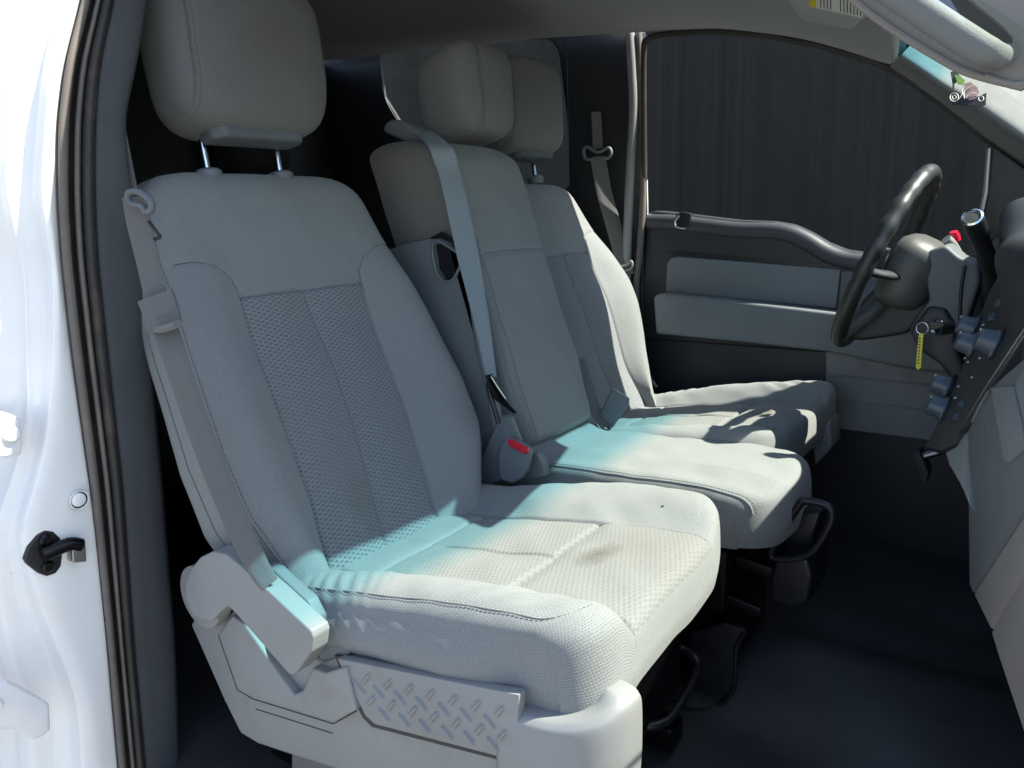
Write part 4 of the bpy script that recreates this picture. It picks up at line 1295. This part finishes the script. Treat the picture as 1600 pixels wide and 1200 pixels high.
# ------------------------------------------------------------------ steering
WC = np.array([.567, .43, .782])
WN = np.array([-.924, 0, .382])
WT = np.array([.382, 0, .924])
SW = empty('steering_wheel', WC, 'black leather steering wheel with finger bumps and dark grey hub', 'steering wheel')
th = np.linspace(0, 2*math.pi, 145)[:-1]
rim = WC+.188*(np.cos(th)[:, None]*YV+np.sin(th)[:, None]*WT)
rr_ = .0165+.0012*np.sin(th*26)*((np.sin(th) > -.2) & (abs(np.cos(th)) > .2))
P = sweep(rim, rr_, 16, closed=True)
P[-1] = P[0]
grid('rim', P, 'wheel_leather', SW, wrap=True, flip=True)
def wl(y, t, n): return WC+YV*y+WT*t+WN*n
def hub():
    # airbag cover: rounded block, deeper towards the column
    P = []
    for n, w, h0, h1 in [(.000, .01, -.01, .01), (.002, .060, -.045, .045), (-.004, .082, -.062, .060), (-.014, .092, -.075, .068), (-.03, .097, -.080, .072), (-.06, .096, -.078, .070), (-.085, .085, -.07, .062), (-.10, .06, -.05, .045)]:
        row = []
        for t in np.linspace(0, 2*math.pi, 48, endpoint=False):
            c, s_ = math.cos(t), math.sin(t)
            row.append(wl(w*np.sign(c)*abs(c)**.5, (h0+h1)/2+(h1-h0)/2*np.sign(s_)*abs(s_)**.5, n-.012))
        P.append(row)
    return grid('hub', np.array(P), 'hub_grey', SW, wrap=True, flip=True, caps=True)
hb = hub()
for sg in (-1, 1):
    sp = [wl(sg*.03, -.01, -.06), wl(sg*.12, -.012, -.030), wl(sg*.155, -.012, -.012), wl(sg*.182, -.01, 0)]
    tube('spoke', cr(sp, 6), [.016]*19, 'trim_dark', SW, n=14, ratio=.5, up=WT)
    sp = [wl(sg*.05, -.06, -.04), wl(sg*.075, -.105, -.028), wl(sg*.09, -.14, -.012), wl(sg*.098, -.165, 0)]
    tube('spoke', cr(sp, 6), [.017]*19, 'hub_grey', SW, n=14, ratio=.5, up=YV)
    box('switch_pad', (.03, .045, .01), (0, 0, 0), 'trim_dark', hb, M=frame(wl(sg*.088, .01, -.006), WN, WT), bevel=.003)
# lower part of the hub, its shadow put in as dark trim
low = [(1347, 468), (1372, 445), (1405, 440), (1455, 452), (1463, 470), (1440, 498), (1418, 522), (1388, 527), (1345, 533), (1322, 530)]
slab('lower_hub_shade', hits(low, y=.395), (0, -1, 0), .07, 'trim_dark', SW, bevel=.012, segs=4)
SCOL = empty('column_shroud', (.72, .40, .60), 'grey steering column shroud with ignition lock behind the wheel', 'steering column')
sc_ = [(1440, 395), (1478, 382), (1500, 402), (1530, 410), (1532, 440), (1512, 500), (1502, 548), (1490, 568), (1462, 560), (1428, 530), (1420, 515), (1452, 470)]
slab('shroud', hits(sc_, y=.345), (0, -1, 0), .11, 'pillar_grey', SCOL, bevel=.02, segs=5)
sl_ = [(1420, 518), (1450, 478), (1478, 482), (1492, 505), (1496, 545), (1520, 600), (1500, 612), (1468, 570), (1432, 545)]
slab('lower_shroud', hits(sl_, y=.335), (0, -1, 0), .10, 'trim_dark', SCOL, bevel=.012, segs=4)
gp_ = hits([(1508, 415), (1502, 450), (1500, 500), (1506, 545)], y=.342)
tube('shroud_gap', cr(gp_, 5), .003, 'black_plastic', SCOL, n=8)
kc = hit(1470, 511, y=.333)
kax = np.array([-.62, -.76, .1])
lathe('ignition_lock', [(.0, .006), (.012, .006), (.0155, .010), (.0165, .008), (.0165, -.02)], kc, kax, 'chrome', SCOL, n=28)
KEY = empty('ignition_key', hit(1440, 570, y=.30), 'key in the ignition with a ring and dangling yellow tag', 'key')
slab('key_head', hits([(1446, 508), (1456, 503), (1474, 504), (1476, 510), (1458, 516), (1448, 516)], y=.312), (0, -1, 0), .004, 'black_plastic', KEY, bevel=.001)
rc = hit(1441, 513, y=.310)
t_ = np.linspace(0, 2*math.pi, 33)[:-1]
tube('key_ring', rc+.0115*(np.cos(t_)[:, None]*np.array([.95, -.3, 0])+np.sin(t_)[:, None]*np.array([0, 0, 1.])), .0011, 'chrome', KEY, n=8, closed=True)
tg_ = slab('key_tag', hits([(1436, 522), (1443, 521), (1441, 545), (1439, 575), (1434, 578), (1431, 574), (1433, 548)], y=.308), (0, -1, 0), .002, 'tag_yellow', KEY, bevel=.0005)
for k in range(9):
    a, b = 1437.5-k*.35, 528+k*4.8
    slab('tag_mark', hits([(a-1.5, b), (a+1.5, b-.4), (a+1.2, b+2), (a-1.4, b+2.2)], y=.3077), (0, -1, 0), .0004, 'print_black', tg_, bevel=0)
# gear lever on the column and the stalks
GL = empty('gear_lever', hit(1555, 470, y=.24), 'black column gear lever with a chrome-ringed cap pointing at the open door', 'gear lever')
ga, gb = hit(1520, 342, y=.20), hit(1543, 392, y=.235)
gx = (ga-gb)/np.linalg.norm(ga-gb)
gx2 = gx*.6+np.array([0, -.6, .2]); gx2 /= np.linalg.norm(gx2)
lathe('lever_knob', [(.012, -.05), (.0165, -.048), (.0175, -.02), (.0175, 0), (.016, .003)], ga, gx2, 'black_plastic', GL, n=28)
lathe('knob_ring', [(.0168, .002), (.0172, .005), (.0145, .007), (.0140, .004)], ga, gx2, 'chrome', GL, n=28)
lathe('knob_cap', [(.014, .003), (.012, .0055), (.0, .006)], ga, gx2, 'hub_grey', GL, n=28)
tube('lever_arm', cr([ga-gx2*.045, hit(1540, 395, y=.27), hit(1552, 430, y=.31), hit(1550, 480, y=.36)], 6), [.015]*7+[.017]*6+[.019]*6, 'black_plastic', GL, n=16)
TS = empty('wiper_stalk', hit(1495, 400, y=.50), 'pale stalk with a red end standing beside the steering hub', 'stalk')
tube('stalk', cr([hit(1478, 374, y=.50), hit(1487, 383, y=.51), hit(1497, 400, y=.53)], 5), .011, 'trim_grey', TS, n=14)
lathe('red_end', [(.0, .012), (.008, .010), (.011, .0), (.011, -.01)], hit(1491, 369, y=.52), (-.2, -.3, 1), 'red_button', TS, n=18)
CL = empty('cluster_hood', hit(1540, 410, y=.45), 'dark hood over the instrument cluster ahead of the gear lever', 'hood')
slab('hood_side', hits([(1500, 400), (1540, 380), (1600, 330), (1660, 300), (1660, 430), (1600, 440), (1545, 440)], y=.43), (0, -1, 0), .2, 'black_plastic', CL, bevel=.01)
PD = empty('brake_pedal', hit(1445, 745, y=.42), 'metal brake pedal in the dark footwell', 'pedal')
slab('pedal_pad', hits([(1424, 708), (1436, 704), (1452, 740), (1446, 758), (1438, 752)], y=.42), (0, -1, 0), .05, 'rubber', PD, bevel=.003)
tube('pedal_arm', cr(hits([(1430, 716), (1470, 705), (1500, 690)], y=.44), 5), .008, 'steel', PD, n=8)

# ------------------------------------------------------------------ near door frame, left of the seat
def strip(name, cols, mat, parent, zs=None, **k):
    """vertical loft; cols = list of (pixel polyline by row, x offset)"""
    P = []
    for pts in cols:
        P.append(pts)
    return grid(name, np.transpose(np.array(P), (1, 0, 2)), mat, parent, **k)
XB = lambda py: -.235-.045*(py/1200.)     # the door frame leans back a little towards the sill
PY = np.linspace(-60, 1290, 46)
def col(pxs, dx=0., at=None):
    """one vertical line of the frame from pixel positions (py: px) and relief dx"""
    ys = [a for a, b in pxs]; xs = [b for a, b in pxs]
    return np.array([hit(float(si(p, ys, xs, 30)), p, x=XB(p)+dx) for p in PY])
T_R = [(-60, 238), (0, 231), (100, 214), (190, 194), (300, 207), (500, 231), (750, 254), (1000, 274), (1200, 281), (1300, 285)]
T_L = [(-60, 188), (0, 176), (100, 154), (190, 147), (300, 146), (400, 150), (550, 166), (760, 190), (1000, 207), (1200, 226), (1300, 236)]
S_L = [(-60, 140), (0, 127), (100, 101), (190, 90), (300, 89), (400, 95), (550, 112), (760, 141), (1000, 167), (1200, 185), (1300, 196)]
def mixc(A, B, t):
    ys = sorted(set([a for a, b in A]+[a for a, b in B]))
    fa = lambda y: np.interp(y, [a for a, b in A], [b for a, b in A])
    fb = lambda y: np.interp(y, [a for a, b in B], [b for a, b in B])
    return [(y, float(fa(y)*(1-t)+fb(y)*t)) for y in ys]
PIL = empty('pillar', (-.26, -.80, 0), 'blue-grey plastic door pillar trim beside the front passenger seat', 'pillar')
prof = [(-.04, -.02), (.0, .0), (.04, .007), (.10, .009), (.3, .010), (.6, .011), (.9, .011), (.96, .008), (.995, -.002), (1.0, -.03), (.98, -.10)]
strip('pillar_trim', [col(mixc(T_L, T_R, t), dx) for t, dx in prof], 'pillar_near', PIL)
SEAL = empty('weather_seal', (-.27, -.83, 0), 'dusty ribbed rubber seal running up the white door frame', 'seal')
sp_ = [(0, -.012), (.02, .004), (.10, .010), (.24, .010), (.30, .004)]
strip('outer_lip', [col(mixc(S_L, T_L, t), dx) for t, dx in sp_], 'rubber_dusty', SEAL)
sp_ = [(.29, -.004), (.33, -.006), (.40, -.010), (.46, -.010)]
strip('groove', [col(mixc(S_L, T_L, t), dx) for t, dx in sp_], 'rubber', SEAL)
sp_ = [(.45, -.012), (.47, .004), (.54, .009), (.60, .009), (.64, .003), (.67, -.004)]
strip('rib', [col(mixc(S_L, T_L, t), dx) for t, dx in sp_], 'rubber_dusty', SEAL)
sp_ = [(.66, -.006), (.70, .010), (.82, .020), (.95, .020), (1.02, .012), (1.05, -.01)]
strip('bulb', [col(mixc(S_L, T_L, t), dx) for t, dx in sp_], 'rubber', SEAL)
# white painted frame with its pressed steps
JAMB = empty('door_jamb', (-.30, -.90, -.1), 'white painted steel door frame at the edge of the truck body', 'door frame')
def off(A, d): return [(a, b+d) for a, b in A]
E1 = [(-60, 118), (0, 98), (120, 74), (300, 60), (430, 82), (560, 80), (640, 74), (720, 62), (830, 28), (950, 60), (1050, 100), (1100, 118), (1300, 130)]
E2 = [(-60, 84), (0, 70), (120, 44), (300, 28), (430, 40), (560, 44), (640, 50), (720, 42), (830, 6), (950, 22), (1050, 60), (1100, 78), (1300, 80)]
E3 = [(-60, 40), (0, 20), (120, 8), (300, -4), (430, 36), (560, 38), (640, 40), (720, 20), (830, -20), (950, -12), (1050, 10), (1100, 30), (1300, 40)]
cols = [col(off(S_L, 6), -.02), col(off(S_L, -1), -.006), col(off(S_L, -5), .0), col(mixc(S_L, E1, .5), .004), col(mixc(S_L, E1, .9), .0), col(E1, -.010), col(mixc(E1, E2, .3), -.030), col(mixc(E1, E2, .8), -.040), col(E2, -.042), col(mixc(E2, E3, .6), -.046), col(E3, -.060), col(off(E3, -20), -.075), col(off(E3, -70), -.09)]
C_ = np.array(cols)
C2 = np.array([[cr(C_[:, j], 5) for j in range(C_.shape[1])]])[0]
jp = grid('frame_panel', C2, 'white_paint', JAMB)
# hinge brackets of the rear door, bolts and the latch striker
def bracket(pts, xx, hole):
    b = slab('hinge_bracket', hits(pts, x=xx), (1, 0, 0), .035, 'white_paint', JAMB, bevel=.005)
    lathe('hinge_bolt', [(.0, .005), (.009, .005), (.012, .0), (.012, -.006)], hit(*hole, x=xx+.002), (1, 0, 0), 'white_paint', b, n=20)
bracket([(-60, 636), (-10, 640), (10, 645), (33, 652), (37, 690), (34, 712), (0, 716), (-60, 712)], -.268, (18, 678))
bracket([(-60, 1088), (12, 1064), (66, 1092), (78, 1100), (80, 1140), (70, 1150), (52, 1158), (20, 1140), (-60, 1146)], -.25, (-10, 1105))
lathe('frame_plug', [(.0, .003), (.006, .003), (.010, .001), (.011, -.004)], hit(123, 781, x=-.255), (1, 0, 0), 'white_paint', JAMB, n=20)
lathe('plug_ring', [(.014, .0008), (.0135, .003), (.0125, .003), (.012, .0008)], hit(123, 781, x=-.257), (1, 0, 0), 'white_paint', JAMB, n=24)
STR = empty('latch_striker', hit(85, 890, x=-.27), 'black steel latch striker bolted to the white door frame', 'latch striker')
slab('striker_plate', hits([(37, 874), (44, 856), (58, 836), (70, 828), (84, 829), (95, 840), (98, 868), (96, 885), (88, 896), (74, 901), (60, 896), (42, 882)], x=-.262), (1, 0, 0), .008, 'black_plastic', STR, bevel=.003)
tube('striker_bar', cr(hits([(66, 868), (88, 858), (110, 850), (126, 852)], x=-.252), 5), .010, 'black_steel', STR, n=12)
slab('striker_block', hits([(112, 842), (134, 846), (136, 878), (114, 880)], x=-.246), (1, 0, 0), .018, 'steel', STR, bevel=.003)
for c in [(72, 844), (76, 886)]:
    lathe('bolt', [(.0, .003), (.006, .003), (.009, .0), (.009, -.003)], hit(*c, x=-.259), (1, 0, 0), 'black_steel', STR, n=16)
# rear door edge just outside the frame
tag(slab('rear_door_edge', hits([(-120, 640), (0, 900), (24, 985), (22, 1010), (10, 1060), (28, 1160), (10, 1300), (-120, 1300)], x=-.36), (1, 0, 0), .03, 'rubber_dusty', None, bevel=.006), 'dusty dark edge strip of the closed rear door outside the white frame', 'door edge')

# ------------------------------------------------------------------ belts and buckles
RV = np.array([.80, .60, 0])
PBELT = empty('seat_belt', (-.2, -.78, .3), 'grey lap and shoulder belt hanging beside the front passenger seat with stitched loop', 'seat belt')
up_p = hits([(168, 120), (184, 200), (194, 250), (204, 300)], x=-.262)
ribbon('upper_webbing', cr(up_p, 6), RV, .022, .0014, 'belt_webbing', PBELT)
lw = np.array([hit(a, b, y=-.782) for a, b in [(209, 308), (215, 345), (230, 405), (242, 455), (254, 500)]]+[hit(a, b, y=-.790) for a, b in [(276, 566), (300, 644), (334, 742), (370, 832), (396, 890), (412, 918)]])
lw[5:, 1] += np.linspace(0, .010, 6)
ribbon('lower_webbing', cr(lw, 6), RV, np.interp(np.linspace(0, 1, 61), [0, .25, .4, .8, 1], [.031, .032, .034, .034, .026]), .0014, 'belt_webbing', PBELT)
lp = hits([(243, 462), (250, 482), (254, 498), (258, 513)], y=-.79)
ribbon('belt_loop', cr(lp, 6), RV+np.array([0, 0, .22]), [.050]*19, .009, 'belt_webbing', PBELT)
stitches('loop_stitching', [hits([(236, 497), (274, 489)], y=-.797), hits([(236, 500), (274, 492)], y=-.797)], 'thread_and_seam_shade', PBELT)
lt = hits([(237, 514), (254, 514), (278, 506)], y=-.794)
tube('loop_hem', cr(lt, 6), .0075, 'belt_webbing', PBELT, n=12, ratio=.7)
gd = hits([(200, 303), (212, 299), (226, 305), (236, 316), (236, 328), (228, 331), (222, 322), (205, 318)], y=-.792)
tube('belt_guide', cr(gd, 5, True), .0045, 'pillar_grey', PBELT, n=12, closed=True)
slab('latch_tongue', hits([(229, 346), (233, 344), (251, 368), (251, 373), (241, 377), (238, 372), (246, 368)], y=-.786), (.6, -.8, 0), .003, 'black_steel', PBELT, bevel=.0008)

cpl = lambda d: (CO_+CN*d, CN)
CBELT = empty('seat_belt', (-.05, -.12, .5), 'grey belt, blue light painted into its colour, lying down the edge of the middle seat back', 'seat belt')
wb = np.concatenate([[hit(640, 206, y=-.03), hit(650, 204, y=-.045), hit(664, 209, y=-.065)], hits([(686, 228), (700, 262)], pl=cpl(.012)), hits([(712, 310), (727, 380), (742, 450), (756, 520), (768, 590)], pl=cpl(.018))])
ribbon('webbing', cr(wb, 7), np.array([.62, .78, 0]), np.interp(np.linspace(0, 1, 64), [0, .7, 1], [.046, .044, .020]), .0014, 'belt_webbing_lit', CBELT)
slab('belt_outlet', hits([(596, 206), (600, 192), (610, 186), (628, 188), (652, 203), (660, 222), (640, 226)], y=-.075), (0, -1, 0), .06, 'trim_bluegrey', CBELT, bevel=.012, segs=4)
tn = hits([(760, 586), (770, 584), (777, 600), (790, 625), (808, 645), (804, 646), (784, 630), (776, 625), (764, 604)], pl=cpl(.03))
slab('latch_tongue', tn, CN, .004, 'black_steel', CBELT, bevel=.001)
tube('tongue_bar', hits([(768, 588), (778, 604), (790, 622)], pl=cpl(.036)), .004, 'chrome', CBELT, n=10)
tube('tongue_slot', cr(hits([(762, 598), (766, 616), (773, 640), (779, 662)], pl=cpl(.018)), 4), .005, 'black_plastic', CBELT, n=8)

BK = empty('belt_buckle', hit(800, 750, y=-.20), 'grey belt buckle with a red release button standing beside the passenger seat', 'buckle')
bo_ = hits([(788, 685), (798, 683), (826, 699), (828, 708), (823, 735), (815, 748), (800, 756), (783, 750), (778, 735), (780, 705)], y=-.215)
slab('housing', bo_, (.25, -.95, .2), .022, 'trim_bluegrey', BK, bevel=.005, segs=4)
slab('release_button', hits([(792, 688), (799, 685), (824, 699), (825, 705), (818, 709), (795, 697)], y=-.226), (.25, -.9, .4), .012, 'red_button', BK, bevel=.0025)
slab('stem', hits([(792, 650), (800, 652), (814, 690), (796, 690)], y=-.205), (0, -1, 0), .008, 'trim_bluegrey', BK, bevel=.002)
slab('sleeve', hits([(745, 728), (780, 650), (792, 650), (790, 700), (782, 752), (755, 765)], y=-.19), (0, -1, 0), .02, 'trim_bluegrey', BK, bevel=.006)
slab('sleeve', hits([(822, 715), (838, 706), (850, 725), (852, 745), (820, 752)], y=-.175), (0, -1, 0), .02, 'trim_bluegrey', BK, bevel=.006)
GB = empty('belt_buckle', hit(955, 668, y=.14), 'plain grey belt buckle on its strap between the middle seat and the driver seat', 'buckle')
bn = np.array([.55, -.75, .35])
slab('housing', hits([(957, 606), (984, 621), (984, 630), (958, 668), (952, 670), (938, 655), (938, 645)], y=.165), bn, .022, 'trim_bluegrey', GB, bevel=.005, segs=4)
ribbon('strap', cr([hit(905, 560, y=.20), hit(918, 600, y=.18), hit(930, 640, y=.165), hit(944, 668, y=.15)], 6), (.6, .8, 0), .028, .002, 'belt_webbing', GB)
DB = empty('seat_belt', (-.25, .74, .5), 'grey driver belt hanging from a guide ring on the dark pillar', 'seat belt')
ribbon('upper_webbing', cr(hits([(931, 175), (933, 205), (934, 232)], y=.748), 5), RV, .030, .0014, 'belt_webbing', DB)
ribbon('lower_webbing', cr(hits([(934, 245), (944, 300), (958, 350), (972, 400), (982, 430)], y=.728), 6), RV, np.interp(np.linspace(0, 1, 25), [0, .7, 1], [.046, .046, .036]), .0014, 'belt_webbing', DB)
tube('belt_guide', cr(hits([(912, 236), (918, 230), (934, 238), (950, 231), (955, 238), (950, 247), (934, 246), (917, 249)], y=.735), 5, True), .005, 'trim_bluegrey', DB, n=10, closed=True)
tube('anchor_ring', cr(hits([(968, 418), (980, 414), (986, 408), (988, 414), (984, 421), (970, 423)], y=.715), 4, True), .004, 'trim_grey', DB, n=8, closed=True)
tag(tube('side_strap', cr(hits([(1001, 570), (1012, 585), (1026, 605)], y=.69), 4), .005, 'trim_grey', None, n=8), 'short pale strap end between the driver seat and the door', 'strap')

_q = PCU.reshape(-1, 3)
_d = _q-CP
_r0 = ray(1035, 789)
_cr = _q[np.argmax((_d@_r0)/np.linalg.norm(_d, axis=1)-1e-3*np.linalg.norm(_d, axis=1))]
tag(lathe('crumb', [(.0, .0022), (.0016, .0016), (.0022, .0006), (.0018, -.0005)], _cr, (0, 0, 1), 'print_black', None, n=8), 'tiny dark crumb lying on the stained passenger seat cushion', 'crumb')
